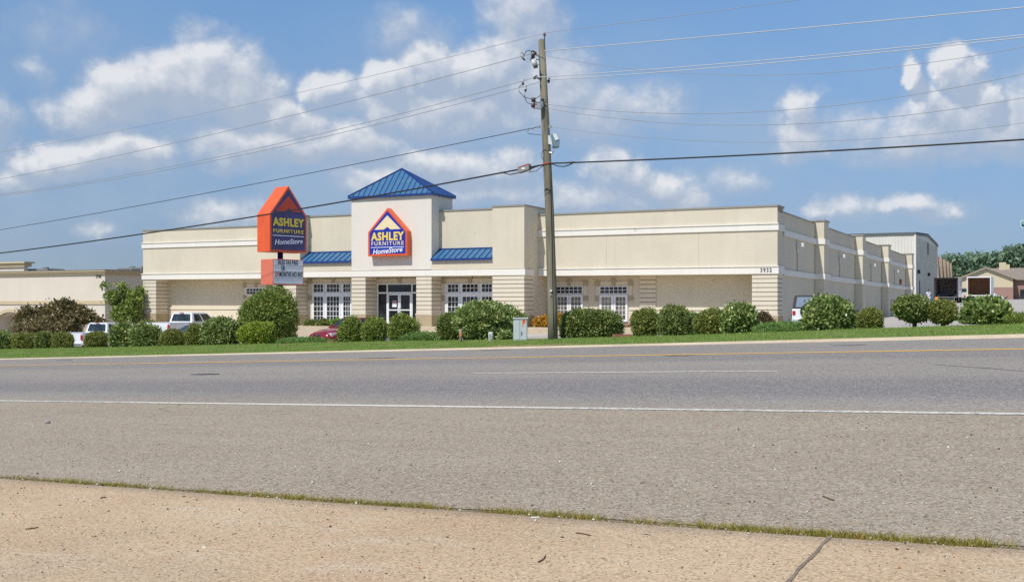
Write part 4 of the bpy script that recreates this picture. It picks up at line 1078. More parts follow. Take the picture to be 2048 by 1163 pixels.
G_JUN = leaf_mat('juniper_needle', (0.056, 0.128, 0.030), (0.183, 0.320, 0.073), (0.365, 0.487, 0.159), .6)
G_BRIGHT = leaf_mat('bright_shrub_leaf', (0.049, 0.122, 0.018), (0.146, 0.317, 0.037), (0.268, 0.464, 0.085))
G_RED = leaf_mat('brown_purple_leaf', (0.061, 0.049, 0.024), (0.159, 0.104, 0.061), (0.232, 0.207, 0.073))
G_FIRE = leaf_mat('nandina_leaf', (0.195, 0.146, 0.024), (0.512, 0.317, 0.037), (0.671, 0.244, 0.037), .5, accent=(0.549, 0.085, 0.024))
G_MAG = leaf_mat('magnolia_leaf', (0.049, 0.047, 0.021), (0.175, 0.148, 0.060), (0.372, 0.307, 0.149), .33, accent=(0.328, 0.159, 0.075))
G_TREE = leaf_mat('maple_leaf_green', (0.060, 0.108, 0.023), (0.200, 0.291, 0.054), (0.425, 0.481, 0.139), .5)
G_FAR = leaf_mat('far_tree_leaf', (0.073, 0.121, 0.100), (0.175, 0.261, 0.173), (0.349, 0.447, 0.271), .6)  # paler, bluer leaf colours stand in for the haze of distance
def shrub(name, px, ptop, pbot, w, mat, label, group, seed, v=39.4, kind='box', leaf=.075, n=3600, cat='shrub', depth=None, bare=0.0, **kw):
    p = row_pt(px, v) if not isinstance(v, tuple) else on_ground(*v)
    D = p.y; W = w * D / F; top = EYE + (H0 - ptop) * D / F - p.z
    W *= .93; H = max(.2, top); ry = (depth or W * .9) / 2; rx = W / 2
    t = thing(name, label, cat, (p.x, p.y, p.z), 0, group)
    zlo = bare * H; rz = (H - zlo) / 2; cz = zlo + rz
    if bare == 0: cz = H * .42; rz = H - cz
    pe = {'box': 3.2, 'ball': 2.2, 'loose': 2.2}[kind]
    amp = {'box': .07, 'ball': .08, 'loose': .12}[kind]
    if kind == 'loose': rz *= .88
    foliage('foliage', mat, t, rx * .94, ry * .94, rz * .96, cz, int(n * 2.6), leaf * .86, seed, p=pe, amp=amp, **kw)
    stems(t, H * .7, rx * .6, 7, seed, .02 + .015 * H)
    return t
HG = 'clipped shrubs along the roadside hedge row'
sh = [
 (-8, 664, 700, 74, G_BROAD, 'glossy dark broadleaf shrub cut by the photo edge at the far left', 'box', .11, 3400),
 (52, 667, 698, 50, G_OLIVE, 'dull brown-green low shrub beside the leftmost glossy one', 'box', .07, 3600),
 (88, 666, 698, 34, G_DARK, 'small dark green shrub touching the clipped ball by the white pickup', 'box', .08, 3000),
 (125, 664, 697, 42, G_OLIVE, 'olive clipped shrub just left of the first white pickup tailgate', 'box', .06, 4600),
 (190, 663, 695, 48, G_OLIVE, 'rounded olive shrub in front of the first white pickup bed', 'ball', .06, 4600),
 (244, 651, 695, 42, G_BROAD, 'upright broadleaf shrub in front of the first white pickup cab', 'box', .11, 3400),
 (292, 652, 694, 62, G_BROAD, 'wide broadleaf shrub below the left end pier of the store', 'box', .11, 4600),
 (345, 659, 693, 50, G_OLIVE, 'rounded brown-olive shrub hiding the crew cab pickup tail light', 'ball', .06, 4600),
 (391, 652, 691, 42, G_OLIVE, 'narrow olive shrub right of the bluish car windscreen', 'ball', .06, 4400),
 (443, 641, 691, 66, G_BROAD, 'tall broadleaf shrub left of the yellow-green one', 'box', .11, 5200),
 (703, 636, 683, 50, G_MID, 'clipped shrub hiding the rear of the red car, left of its neighbour', 'ball', .065, 4800),
 (750, 635, 683, 55, G_MID, 'middle clipped shrub of three in front of the store entrance', 'ball', .065, 5000),
 (806, 631, 681, 60, G_MID, 'biggest round shrub of the three before the entrance, right one', 'ball', .065, 5400),
 (899, 627, 682, 46, G_DARK, 'dark clipped shrub pressed against the left of the big loose bush', 'ball', .07, 4600),
 (1289, 618, 673, 62, G_OLIVE, 'olive-brown ball shrub, first one right of the long clipped hedge', 'ball', .065, 5200),
 (1349, 615, 672, 68, G_DARK, 'dark green ball shrub second right of the long clipped hedge', 'ball', .075, 5200),
 (1420, 617, 669, 64, G_OLIVE, 'brownish olive ball shrub left of the pale broadleaf one', 'ball', .065, 5200),
 (1477, 614, 669, 60, G_BROAD, 'pale glossy broadleaf shrub before the numbered end pier', 'box', .12, 3800),
 (1657, 598, 662, 90, G_BROAD, 'large glossy shrub hiding most of the parked off-roader', 'ball', .125, 6400),
 (1738, 618, 657, 50, G_OLIVE, 'small olive shrub right of the large glossy one', 'ball', .06, 4200),
]
for i, (px, pt, pb, w, mt, lab, kd, lf, n) in enumerate(sh):
    shrub('clipped_shrub', px, pt, pb, w, mt, lab, HG, 100 + i, kind=kd, leaf=lf, n=n)
shrub('clipped_shrub', 1828, 594, 652, 70, G_DARK, 'rounded shrub on a bare stem left of its smaller twin by the driveway', HG, 140, kind='ball', leaf=.075, n=6000, bare=.20)
shrub('clipped_shrub', 1886, 605, 650, 58, G_OLIVE, 'smaller rounded stemmed shrub in front of the open box truck', HG, 141, kind='ball', leaf=.065, n=4600, bare=.12)
shrub('broadleaf_bush', 1970, 604, 651, 86, G_BROAD, 'large glossy broadleaf bush below the second open box truck', None, 142, kind='loose', leaf=.13, n=5600, v=39.2, cat='bush', rag=.12)
shrub('clipped_hedge', 1178, 622, 678, 124, G_DARK, 'long clipped hedge block right of the utility pole', None, 143, kind='box', leaf=.075, n=11000, cat='hedge', depth=1.3)
shrub('round_bush', 534, 588, 676, 122, G_MID, 'huge rounded bush hiding the foot of the pylon sign', None, 144, v=41.2, kind='ball', leaf=.095, n=15000, cat='bush', depth=2.3)
shrub('spirea_bush', 513, 645, 688, 78, G_YEL, 'bright yellow-green bush in front of the huge rounded bush', None, 145, v=38.9, kind='loose', leaf=.08, n=5400, cat='bush', depth=1.2)
shrub('loose_bush', 972, 598, 683, 140, G_BROAD, 'big untrimmed leafy bush behind the grey utility cabinet', None, 146, v=40.0, kind='loose', leaf=.13, n=12000, cat='bush', depth=2.4, rag=.14, narrow=.24)
JG = 'low spreading junipers in the planting row'
for i, (px, pt, w, lab, v) in enumerate(((612, 686, 134, 'low spreading juniper in front of the red car nose', 39.3), (846, 668, 96, 'low feathery juniper between the entrance shrubs and the loose bush', 39.6), (1562, 649, 122, 'wide feathery juniper below the numbered end pier', 39.7), (2040, 640, 84, 'low dark juniper running out of the photo at the far right', 39.0))):
    shrub('juniper', px, pt, 0, w, G_JUN if i < 3 else G_MID, lab, JG, 160 + i, v=v, kind='ball', leaf=.09, n=6500, cat='juniper', depth=1.6, narrow=.12, up=.5, rag=.10, spray=.6, inner=.12)
shrub('purple_shrub', 1523, 626, 0, 48, G_RED, 'small purplish brown shrub against the numbered end pier', None, 170, v=42.5, kind='ball', leaf=.08, n=2600)
shrub('bright_shrub', 1706, 632, 0, 24, G_BRIGHT, 'little vivid green shrub tucked behind the large glossy one', None, 171, v=41.0, kind='ball', leaf=.07, n=1600)
shrub('small_green_shrub', 1384, 629, 0, 40, G_JUN, 'dark green low shrub glimpsed between two ball shrubs', None, 172, v=42.0, kind='ball', leaf=.07, n=2400)
shrub('weedy_plant', 1012, 664, 0, 30, G_BROAD, 'low weedy sprout between white pedestal and grey cabinet', None, 173, v=38.7, kind='loose', leaf=.08, n=260, cat='weed')
# planting right against the store
def at_store(px, t_): x = B.x_on(px, t_); p = B.w(x, t_, 0); return p
def wall_shrub(px, pt, w, mat, lab, name, seed, y=-3.3, leaf=.08, n=1800, group=None):
    p = at_store(px, y); z = B.O.z + .08; D = p.y; H = EYE + (H0 - pt) * D / F - z; W = w * D / F
    t = thing(name, lab, 'shrub', (p.x, p.y, z), 0, group)
    foliage('foliage', mat, t, W / 2, W * .4, H * .56, H * .44, n, leaf, seed, p=2.6, amp=.1); stems(t, H * .7, W * .3, 5, seed, .02)
WG = 'low shrubs planted against the store front'
wall_shrub(621, 642, 22, G_DARK, 'left small dark shrub under the lattice window by the pylon sign', 'foundation_shrub', 180, group=WG)
wall_shrub(649, 642, 30, G_DARK, 'wider small dark shrub under the lattice window behind the red car', 'foundation_shrub', 181, group=WG)
wall_shrub(677, 642, 26, G_BRIGHT, 'small light green shrub just above the red car bonnet', 'foundation_shrub', 182, group=WG)
wall_shrub(1086, 634, 34, G_FIRE, 'orange and yellow shrub against the wall left of the utility pole', 'fiery_shrub', 183, y=-1.2, leaf=.09)
wall_shrub(1120, 630, 26, G_FIRE, 'yellow shrub peeping between utility pole and long hedge', 'fiery_shrub', 184, y=-1.0, leaf=.09)
wall_shrub(300, 645, 30, G_DARK, 'low dark shrub at the foot of the left end pier', 'foundation_shrub', 185, y=-1.0, group=WG)

# magnolia and young tree by the neighbour
def tree(name, px, base_v, label, cat, crown, mat, seed, trunk_r=.10, th=None, group=None, trunk_h=1.2, limbs=7):
    """crown: list of (px, row, rx_px, rz_px, leaves)"""
    D = base_v; z0 = gz(K(px) * D, D); t = thing(name, label, cat, (K(px) * D, D, z0), 0, group)
    g = random.Random(seed); mb = MB(); mb.tube([(0, 0, -.3), (g.uniform(-.05, .05), 0, trunk_h * .5), (0, 0, trunk_h)], [trunk_r * 1.2, trunk_r, trunk_r * .8], 8)
    tr = mb.build('trunk', [BARK], t, smooth=True)
    V = []; Fq = []; tn = []; off = 0; lb = MB()
    for i, (cx, cy, rx, rz, n, *rest) in enumerate(crown):
        yy = g.uniform(-.5, .5) * rx * D / F; c = Vector((K(cx) * D - K(px) * D, yy, EYE + (H0 - cy) * D / F - z0))
        o = foliage('tmp', mat, None, rx * D / F * .92, rx * D / F * .85, rz * D / F * .82, c.z - (.12 if D < 78 else 0.0), n * (2 if D < 100 else 1), (rest[0] if rest else .16) * (.62 if D < 100 else 1), seed * 7 + i, p=2.1, amp=.25, inner=.25, rag=.16, spray=1.3, zmin=.2)
        v = np.empty(len(o.data.vertices) * 3, np.float32); o.data.vertices.foreach_get('co', v); v = v.reshape(-1, 3) + np.array([c.x, c.y, 0])
        a = np.empty(len(v), np.float32); o.data.attributes['tint'].data.foreach_get('value', a)
        V.append(v); tn.append(a[::4]); me = o.data; bpy.data.objects.remove(o); bpy.data.meshes.remove(me)
        lb.tube([(0, 0, trunk_h * .8), tuple(Vector((0, 0, trunk_h)).lerp(c, .5) + Vector((0, 0, .1))), tuple(c)], [trunk_r * .5, trunk_r * .35, trunk_r * .15], 6)
    V = np.concatenate(V); tn = np.concatenate(tn); nq = len(V) // 4
    mesh_np('crown', V, np.arange(4 * nq).reshape(nq, 4), tn, mat, t); lb.build('limbs', [BARK], t)
    return t
tree('magnolia_bush', 125, 76.0, 'wide brown-green magnolia in front of the neighbouring beige building', 'tree',
     [(120, 622, 34, 18, 1500, .20), (90, 630, 30, 16, 1300, .20), (155, 628, 30, 17, 1300, .20), (58, 640, 20, 16, 800, .2), (42, 634, 10, 7, 260, .2), (182, 645, 20, 13, 700, .2), (105, 650, 60, 20, 2400, .2), (130, 610, 22, 10, 600, .2), (60, 622, 14, 6, 260, .2)], G_MAG, 61, .12, trunk_h=.8)
tree('young_tree', 246, 79.5, 'young green tree between the neighbouring building and the store', 'tree',
     [(230, 592, 11, 9, 210, .16), (248, 584, 9, 13, 210, .16), (270, 598, 13, 13, 300, .16), (279, 584, 6, 12, 150, .16), (238, 608, 16, 12, 380, .16), (262, 618, 19, 14, 520, .16), (222, 602, 9, 7, 130, .16), (246, 630, 22, 14, 560, .16), (270, 632, 12, 13, 280, .16), (210, 572, 4, 5, 40, .16), (219, 586, 5, 4, 40, .16), (240, 573, 5, 7, 70, .16)], G_TREE, 62, .09, trunk_h=1.6)
# far trees behind the brick house
FG = 'tall trees beyond the brick house'
def sp_(cx, cy, rx, rz, n): return (cx, cy + 7, rx * .9, rz * .72, int(n * 1.8), .48)
far = [
 (1915, 235, [(1912, 538, 22, 18, 700), (1905, 520, 14, 12, 420), (1925, 526, 16, 12, 420), (1900, 550, 14, 12, 300)], 'leftmost of the tall trees, dark and rounded beside the gabled bays'),
 (1950, 250, [(1948, 540, 22, 20, 700), (1944, 518, 14, 12, 380), (1960, 524, 16, 14, 420)], 'second tall tree, with a lower crown above the house gable'),
 (1978, 228, [(1978, 536, 20, 18, 700), (1970, 516, 13, 11, 360), (1990, 520, 14, 13, 400)], 'tall tree directly left of the house chimney'),
 (2005, 245, [(2005, 530, 20, 22, 700), (2000, 512, 14, 10, 360), (2014, 516, 14, 12, 380)], 'tall tree directly behind the house chimney'),
 (2035, 225, [(2034, 526, 24, 26, 900), (2026, 506, 15, 11, 420), (2046, 504, 16, 12, 440), (2042, 550, 16, 16, 400)], 'tallest of the trees, its light crown rising above the house corner'),
 (2072, 240, [(2070, 520, 24, 28, 800), (2080, 505, 18, 14, 420)], 'tall tree cut off by the right photo edge'),
]
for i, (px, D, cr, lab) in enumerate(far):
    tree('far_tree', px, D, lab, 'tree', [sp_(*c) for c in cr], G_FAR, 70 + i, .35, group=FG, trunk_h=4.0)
# grassy verge blades, tufts in the pavement joint
def blades(name, P, ln, wd, mat, seed, lean=.5, label=None):
    g = np.random.default_rng(seed); n = len(P); a = g.uniform(0, 2 * np.pi, n)
    S = np.stack([np.cos(a), np.sin(a), np.zeros(n)], 1); T = unit(np.stack([g.normal(0, lean, n), g.normal(0, lean, n), np.ones(n)], 1))
    ln = ln * g.uniform(.5, 1.3, n); V = np.empty((n, 3, 3))
    V[:, 0] = P - S * wd / 2; V[:, 1] = P + S * wd / 2; V[:, 2] = P + T * ln[:, None]
    o = mesh_np(name, V.reshape(-1, 3), np.arange(3 * n).reshape(n, 3), np.clip(g.normal(.45, .22, n), 0, 1), mat, None, k=3)
    return tag(o, label, 'grass', kind='stuff')
G_LAWN = leaf_mat('lawn_blade', (0.093, 0.165, 0.029), (0.203, 0.324, 0.052), (0.359, 0.427, 0.090), .6)
G_WEED = leaf_mat('weed_blade', (0.199, 0.134, 0.026), (0.259, 0.259, 0.041), (0.496, 0.371, 0.080), .6, accent=(0.655, 0.247, 0.121))
g = np.random.default_rng(5); nb_ = 90000; u = g.uniform(-2, 66, nb_); v = 33.0 + g.beta(1.0, 1.0, nb_) * 5.9
x = u * DU[0] + v * DV[0]; y = u * DU[1] + v * DV[1]; z = ground(x, y) - .01
keep = ((v < 38.2) | (g.random(nb_) < .5)); 
bare_ = np.array([mnoise.noise(Vector((a * .9, b * .9, 3))) for a, b in zip(x, y)])
keep &= bare_ < .30
blades('grass', np.stack([x, y, z], 1)[keep], .065, .016, G_LAWN, 6, .55, 'short green mown grass strip between the road and the shrubs')
segs = [(0, 1000, .30, .03), (1000, 2040, .34, .03), (0, 100, .5, .04), (100, 290, 1.0, .05), (290, 390, .5, .035), (390, 600, 1.5, .065), (600, 860, 1.3, .065), (880, 905, .4, .04), (980, 1130, 1.3, .06), (1130, 1215, 1.0, .06), (1255, 1305, .8, .05), (1400, 1640, 1.2, .06), (1640, 1700, 1.4, .06), (1700, 1800, 1.0, .05), (1800, 1880, .8, .05), (1880, 1990, 1.0, .055)]
PP = []; 
for (a, b_, dn, h_) in segs:
    nn_ = int((b_ - a) * dn * 7); 
    for _ in range(nn_):
        if g.random() < .25: cpx = g.uniform(a, b_)
        px = (cpx if 'cpx' in globals() else a) + g.normal(0, 9); px = min(max(px, a), b_)
        k_ = K(px); 
        # point of the joint on this sight line
        for vv in (8.0,):
            D = 7.0
            for it in range(4): uu = K(px) * D * DU[0] + D * DU[1]; D = vedge(uu) / (DV[1] + DV[0] * K(px))
        cl = .5 + .5 * mnoise.noise(Vector((K(px) * 16, 3.3, 0))) + .35 * mnoise.noise(Vector((K(px) * 60, 1.3, 0)))
        if g.random() > cl * 1.1 + .12: continue
        PP.append((K(px) * D + g.normal(0, .012), D + g.normal(.07, .055), 0))
PP = np.array(PP); uu, vv = uv_of(PP[:, 0], PP[:, 1]); PP[:, 2] = road_z(uu, vv) - .015
blades('joint_grass', PP, .062, .008, G_WEED, 8, .95, 'ragged tufts of weedy grass growing in the pavement joint')
# loose stones, grit and chips
def stones(name, P, size, mat, seed, label):
    g = np.random.default_rng(seed); n = len(P)
    base = np.array([(1, 0, 0), (-1, 0, 0), (0, 1, 0), (0, -1, 0), (0, 0, 1), (0, 0, -1)], float)
    fc = np.array([(0, 2, 4), (2, 1, 4), (1, 3, 4), (3, 0, 4), (2, 0, 5), (1, 2, 5), (3, 1, 5), (0, 3, 5)])
    a = g.uniform(0, 6.28, n); ca, sa = np.cos(a), np.sin(a); sc = size[:, None] * g.uniform(.5, 1.2, (n, 3)) * np.array([1, .8, .55])
    V = base[None] * (1 + g.normal(0, .16, (n, 6, 1))) * sc[:, None, :]
    X = V[:, :, 0] * ca[:, None] - V[:, :, 1] * sa[:, None]; Y = V[:, :, 0] * sa[:, None] + V[:, :, 1] * ca[:, None]
    V = np.stack([X, Y, V[:, :, 2]], 2) + P[:, None, :] + np.array([0, 0, 1]) * sc[:, None, 2:3] * .55
    Fq = (fc[None] + 6 * np.arange(n)[:, None, None]).reshape(-1, 3)
    me = bpy.data.meshes.new(name); me.vertices.add(6 * n); me.vertices.foreach_set('co', V.astype(np.float32).ravel())
    nf = len(Fq); me.loops.add(nf * 3); me.loops.foreach_set('vertex_index', Fq.astype(np.int32).ravel()); me.polygons.add(nf); me.polygons.foreach_set('loop_start', np.arange(0, nf * 3, 3, dtype=np.int32))
    at_ = me.attributes.new('tint', 'FLOAT', 'POINT'); at_.data.foreach_set('value', np.repeat(g.random(n), 6).astype(np.float32))
    me.materials.append(mat); me.update(calc_edges=True); o = bpy.data.objects.new(name, me); COL.objects.link(o)
    return tag(o, label, 'gravel', kind='stuff')
def stone_mat():
    m, t, b = new_mat('mixed_stone'); a = t.nodes.new('ShaderNodeAttribute'); a.attribute_name = 'tint'
    t.links.new(RAMP_(t, a.outputs['Fac'], [(0, (.05, .045, .04)), (.14, (.10, .09, .08)), (.2, (.33, .27, .2)), (.5, (.50, .44, .36)), (.75, (.68, .64, .58)), (.95, (.72, .70, .66)), (.96, (.45, .16, .06))], 'CONSTANT'), b.inputs['Base Color']); b.inputs['Roughness'].default_value = .9; return m
STONE = stone_mat()
n = 4200; px = g.uniform(-60, 2110, n); row = 820 + 343 * g.random(n) ** .75
k_ = (px - 1024) / F; rr = (row - H0) / F
# march to the terrain in one go
D = 1.6 / rr
for it in range(12): uu, vv = uv_of(k_ * D, D); D = (EYE - road_z(uu, vv)) / rr
uu, vv = uv_of(k_ * D, D); P = np.stack([k_ * D, D, road_z(uu, vv)], 1)
ve = np.array([vedge(q) for q in uu]); P[:, 2] += np.where(vv < ve - .04, .018, 0.0)
sz = .0062 * np.minimum(2.3, np.exp(g.normal(0, .45, n))) * np.clip(D / 8, .8, 1.4)
ok = (vv < 14.3)
stones('gravel', P[ok], sz[ok], STONE, 11, 'scattered pale pebbles and grit on shoulder and concrete apron')
# chips gathered along the joint
n = 520; uu = g.uniform(-8, 22, n); ve = np.array([vedge(q) for q in uu]); vv = ve - np.abs(g.normal(.02, .035, n)); x, y = uv = (uu * DU[0] + vv * DV[0], uu * DU[1] + vv * DV[1])
stones('joint_gravel', np.stack([x, y, road_z(uu, vv) + .01], 1), .0085 * np.exp(g.normal(0, .45, n)), STONE, 12, 'small pale chips washed up along the pavement joint')
# twigs and bits of litter
TWIG = plain('twig_bark', (.12, .06, .035), .9, var=.3, scale=60); WLIT = plain('white_litter', (.75, .73, .70), .7)
def stick(pts, r, label, name='twig', mat=TWIG, cat='twig', group='fallen twigs on the pavement'):
    c0 = on_ground(*pts[0], 3, 30); P_ = []
    for q in pts:
        p = on_ground(*q, 3, 30); u_, v_ = uv_of(p.x, p.y); zz = float(road_z(np.array([u_]), np.array([v_]))[0]) + (.018 if v_ < vedge(u_) - .04 else 0) + r * .8
        P_.append(Vector((p.x, p.y, zz)))
    o = P_[0].copy(); mb = MB(); mb.tube([p - o for p in P_], [r * (1 - .4 * i / len(P_)) for i in range(len(P_))], 6)
    m_ = mb.build(name, [mat]); m_.location = o; tag(m_, label, cat, group)
stick([(51, 1063), (65, 1061), (77, 1059)], .006, 'straight brown twig lying on the concrete at the lower left')
stick([(1153, 1071), (1168, 1073), (1181, 1076)], .006, 'straight dark twig on the concrete right of the white scrap')
stick([(1077, 1130), (1087, 1124), (1091, 1117)], .006, 'bent reddish twig near the bottom edge of the photo')
stick([(1290, 1073), (1300, 1075)], .004, 'tiny brown twig right of the straight dark one')
stick([(1646, 993), (1657, 997), (1668, 1001)], .007, 'brown twig alone on the asphalt shoulder at the right')
stick([(201, 1000), (212, 998)], .007, 'short pale twig on the concrete near the grassy joint')
stick([(1062, 1040), (1079, 1039)], .006, 'small white rolled scrap beside the joint grass', 'litter_scrap', WLIT, 'litter', None)
def rock(px, py, r, mat, label):
    p = on_ground(px, py, 3, 30); bpy_m = MB(); rnd = random.Random(px)
    for a in range(1):
        vs = []; 
        for i in range(7):
            for j in range(10):
                th = math.pi * i / 6; ph = 2 * math.pi * j / 10; q = 1 + .16 * mnoise.noise(Vector((math.cos(ph) * 2, math.sin(ph) * 2, i + px)))
                vs.append((r * q * math.sin(th) * math.cos(ph) * 1.2, r * q * math.sin(th) * math.sin(ph), r * q * math.cos(th) * .8 + r * .62))
        fs = [(i * 10 + j, i * 10 + (j + 1) % 10, (i + 1) * 10 + (j + 1) % 10, (i + 1) * 10 + j) for i in range(6) for j in range(10)]
    o = bpy_m.add(vs, fs).build('stone', [mat], None); o.location = (p.x, p.y, p.z); tag(o, label, 'stone')
GREYST = plain('grey_stone', (.30, .30, .29), .9, var=.2); DKST = plain('dark_stone', (.05, .045, .04), .9)
rock(95, 846, .040, GREYST, 'lone fist sized grey stone on the asphalt shoulder at the left')
rock(121, 1038, .016, DKST, 'dark lump of debris on the concrete above the straight twig')
rock(461, 1106, .014, DKST, 'dark brown chip on the concrete at the lower left centre')
rock(409, 1099, .018, plain('pale_stone', (.62, .58, .5), .9), 'pale pebble on the concrete, largest of the lower left ones')

# ------------------------------------------------------------------ utility pole
def wood_mat():
    m, t, b = new_mat('treated_pole_wood'); v = tex(t, scale=(14, 14, .5)); n = noise_(t, v, 1.6, 6, .65)
    c = RAMP_(t, n, [(.3, (.13, .112, .075)), (.55, (.225, .20, .14)), (.72, (.31, .28, .21))])
    st = noise_(t, tex(t, scale=(3, 3, .35)), 1.3, 4, .6); c = MIX_(t, RAMP_(t, st, [(.55, 0), (.68, .6)]), c, (.07, .085, .06))
    t.links.new(c, b.inputs['Base Color']); b.inputs['Roughness'].default_value = .9; bump(t, b, n, .6, .02); return m
WOOD = wood_mat()
PD = 44.0; pb = Vector((K(1106) * PD, PD, gz(K(1106) * PD, PD))); ptp = at(1083, 80, PD)
pole = thing('utility_pole', 'tall weathered wooden utility pole leaning slightly, carrying wires and switchgear', 'utility pole', pb)
def loc(px, py, dD=0.0): return at(px, py, PD + dD) - pb
axis = [Vector((0, 0, -.4)), loc(1105, 620), loc(1099, 420), loc(1090, 230), ptp - pb]
MB().tube(axis, [.205, .195, .175, .155, .135], 20).build('shaft', [WOOD], pole, smooth=True)
HW = plain('dark_hardware', (.05, .05, .055), .6); PORC = plain('brown_porcelain', (.07, .03, .025), .25); GALV = plain('galvanised_steel', (.42, .43, .44), .45, .4); CABG = plain('pale_switch_housing', (.66, .68, .70), .4)
RUB = plain('black_cable', (.018, .018, .02), .6)
def pax(py): 
    P_ = [loc(1083, 80), loc(1090, 230), loc(1099, 420), loc(1105, 620)]; r_ = [80, 230, 420, 620]
    return Vector((np.interp(py, r_, [p.x for p in P_]), 0, loc(1083, py).z))
def catenary(a, b, sag, n=8): return [Vector(a).lerp(Vector(b), i / n) + Vector((0, 0, -sag * 4 * (i / n) * (1 - i / n))) for i in range(n + 1)]
MB().tube([loc(1089, 100, -.1), loc(1089, 70, -.1)], .022, 6).tube([loc(1089, 71, -.1), loc(1089, 66, -.1)], [.07, .03], 8).build('top_pin', [HW], pole)
# cut-out and arrester, upper group
MB().bar(pax(118), loc(1068, 106, -.25), .05, .05).bar(pax(119), loc(1064, 120, -.25), .05, .05).bar(pax(127), loc(1068, 132, -.25), .04, .04).build('upper_bracket', [GALV], pole)
MB().tube([loc(1066, 102, -.3), loc(1066, 118, -.3)], [.07, .08], 10).tube([loc(1069, 104, -.2), loc(1068, 110, -.2)], .09, 8).build('insulator', [PORC], pole, smooth=True)
m_ = MB().tube([loc(1066, 119, -.3), loc(1071, 132, -.3)], .11, 12).build('switch_can', [CABG], pole, smooth=True)
MB().tube([loc(1071, 132, -.3), loc(1072, 136, -.3)], .09, 10).build('can_fitting', [HW], pole); MB().tube([loc(1064, 118, -.34), loc(1061, 121, -.34)], .05, 6).build('can_fitting', [HW], pole)
MB().tube([loc(1043, 108, -.2), loc(1046, 117, -.2)], [.09, .06], 8).build('line_clamp', [CABG], pole); MB().tube([loc(1046, 117, -.2), loc(1050, 121, -.2)], .035, 6).tube([loc(1042, 107, -.2), loc(1046, 111, -.2)], .07, 6).build('clamp_jaw', [HW], pole)
MB().tube([loc(1048, 112, -.2), loc(1052, 103, -.25), loc(1059, 101, -.3), loc(1064, 105, -.3), loc(1065, 112, -.3)], .014, 6).build('jumper_lead', [RUB], pole)
# middle insulator arms
MB().bar(pax(163), loc(1072, 154, -.25), .045, .045).tube([loc(1070, 153, -.25), loc(1072, 157, -.25)], .10, 10).build('left_post_insulator', [HW], pole)
MB().bar(pax(161), loc(1096, 162, .2), .045, .045).tube([loc(1096, 161, .2), loc(1100, 162, .2)], .10, 10).build('right_post_insulator', [HW], pole)
for i, (px, py) in enumerate(((1045, 158), (1050, 171))):
    MB().tube([loc(px, py, -.2), loc(px + .8, py + 8, -.2)], [.08, .06], 8).build('line_clamp', [CABG], pole)
    MB().tube([loc(px + .8, py + 8, -.2), loc(px + 1.4, py + 12, -.2)], .045, 8).build('clamp_jaw', [HW], pole)
MB().tube([loc(1045, 168, -.2), loc(1038, 175, -.2), loc(1038, 183, -.2), loc(1048, 194, -.25), loc(1062, 198, -.3), loc(1074, 196, -.3), loc(1081, 191, -.2)], .014, 6).build('jumper_lead', [RUB], pole)
MB().tube([loc(1051, 183, -.2), loc(1049, 192, -.2), loc(1053, 204, -.25), loc(1060, 208, -.3), loc(1066, 209, -.3)], .014, 6).build('jumper_lead', [RUB], pole)
MB().tube([loc(1067, 196, -.3), loc(1067, 204, -.3)], .085, 10).tube([loc(1066.5, 207, -.3), loc(1066.5, 215, -.3)], .08, 10).build('insulator', [PORC], pole, smooth=True)
MB().bar(pax(206), loc(1068, 205, -.3), .04, .05).bar(pax(209), loc(1068, 209, -.3), .04, .04).bar(pax(216), loc(1067, 217, -.3), .04, .04).tube([loc(1079, 207, -.25), loc(1079, 218, -.25)], .12, 10).tube([loc(1084, 199, -.25), loc(1084.5, 214, -.25)], .05, 8).build('switch_bracket', [GALV], pole)
MB().tube([loc(1084, 198, -.25), loc(1084.4, 203, -.25)], .07, 8).build('switch_cap', [HW], pole)
# spools
for s_, xx in ((-1, 1078), (1, 1100)):
    MB().bar(loc(xx - 3, 251.5, -.1), loc(xx + 5 if s_ > 0 else xx + 3, 251.5, -.1), .03, .03).bar(loc(xx - 3, 255.5, -.1), loc(xx + 5 if s_ > 0 else xx + 3, 255.5, -.1), .03, .03).tube([loc(xx, 251, -.1), loc(xx, 256, -.1)], .05, 8).build('spool_rack', [GALV], pole)
MB().tube([loc(1058, 259, -.1), loc(1055, 264, -.1), loc(1056, 267, -.1), loc(1068, 268.5, -.1), loc(1083, 270, -.12)], .011, 6).build('service_lead', [RUB], pole)
MB().tube([loc(1063, 258, -.1), loc(1067, 256.5, -.1)], .04, 6).build('wire_splice', [CABG], pole)
# white luminaire-like cabinet on a bent arm
TEAL = plain('grey_teal_housing', (.17, .25, .30), .5); WH = plain('white_housing', (.74, .75, .76), .4)
cx_ = lambda px, py, d=-.3: loc(px, py, d)
def plate(pts, d0, d1): return MB().prism([(loc(px, py).x, loc(px, py).z) for px, py in pts], d0, d1)
plate([(1102.5, 270), (1112.5, 270), (1118.5, 284), (1117.5, 296), (1107.5, 297), (1105, 289)], -.45, .05).build('box_housing', [TEAL], pole, bevel=.02)
plate([(1104, 271), (1112, 271), (1116.5, 282), (1110, 284.5)], -.475, -.455).build('white_cover', [WH], pole)
MB().hexa([cx_(1097, 288, -.3), cx_(1105, 289, -.3), cx_(1105, 289, .0), cx_(1097, 288, .0), cx_(1096, 271, -.3), cx_(1099, 270.5, -.3), cx_(1099, 270.5, .0), cx_(1096, 271, .0)]).build('side_panel', [WH], pole)
MB().tube([cx_(1109, 271, -.3), cx_(1109, 268.5, -.3)], .07, 8).build('photocell', [HW], pole)
MB().tube([cx_(1106, 293, -.2), cx_(1107, 302, -.2), cx_(1105, 306, -.15), cx_(1098, 305, -.1)], .035, 8).build('support_arm', [GALV], pole)
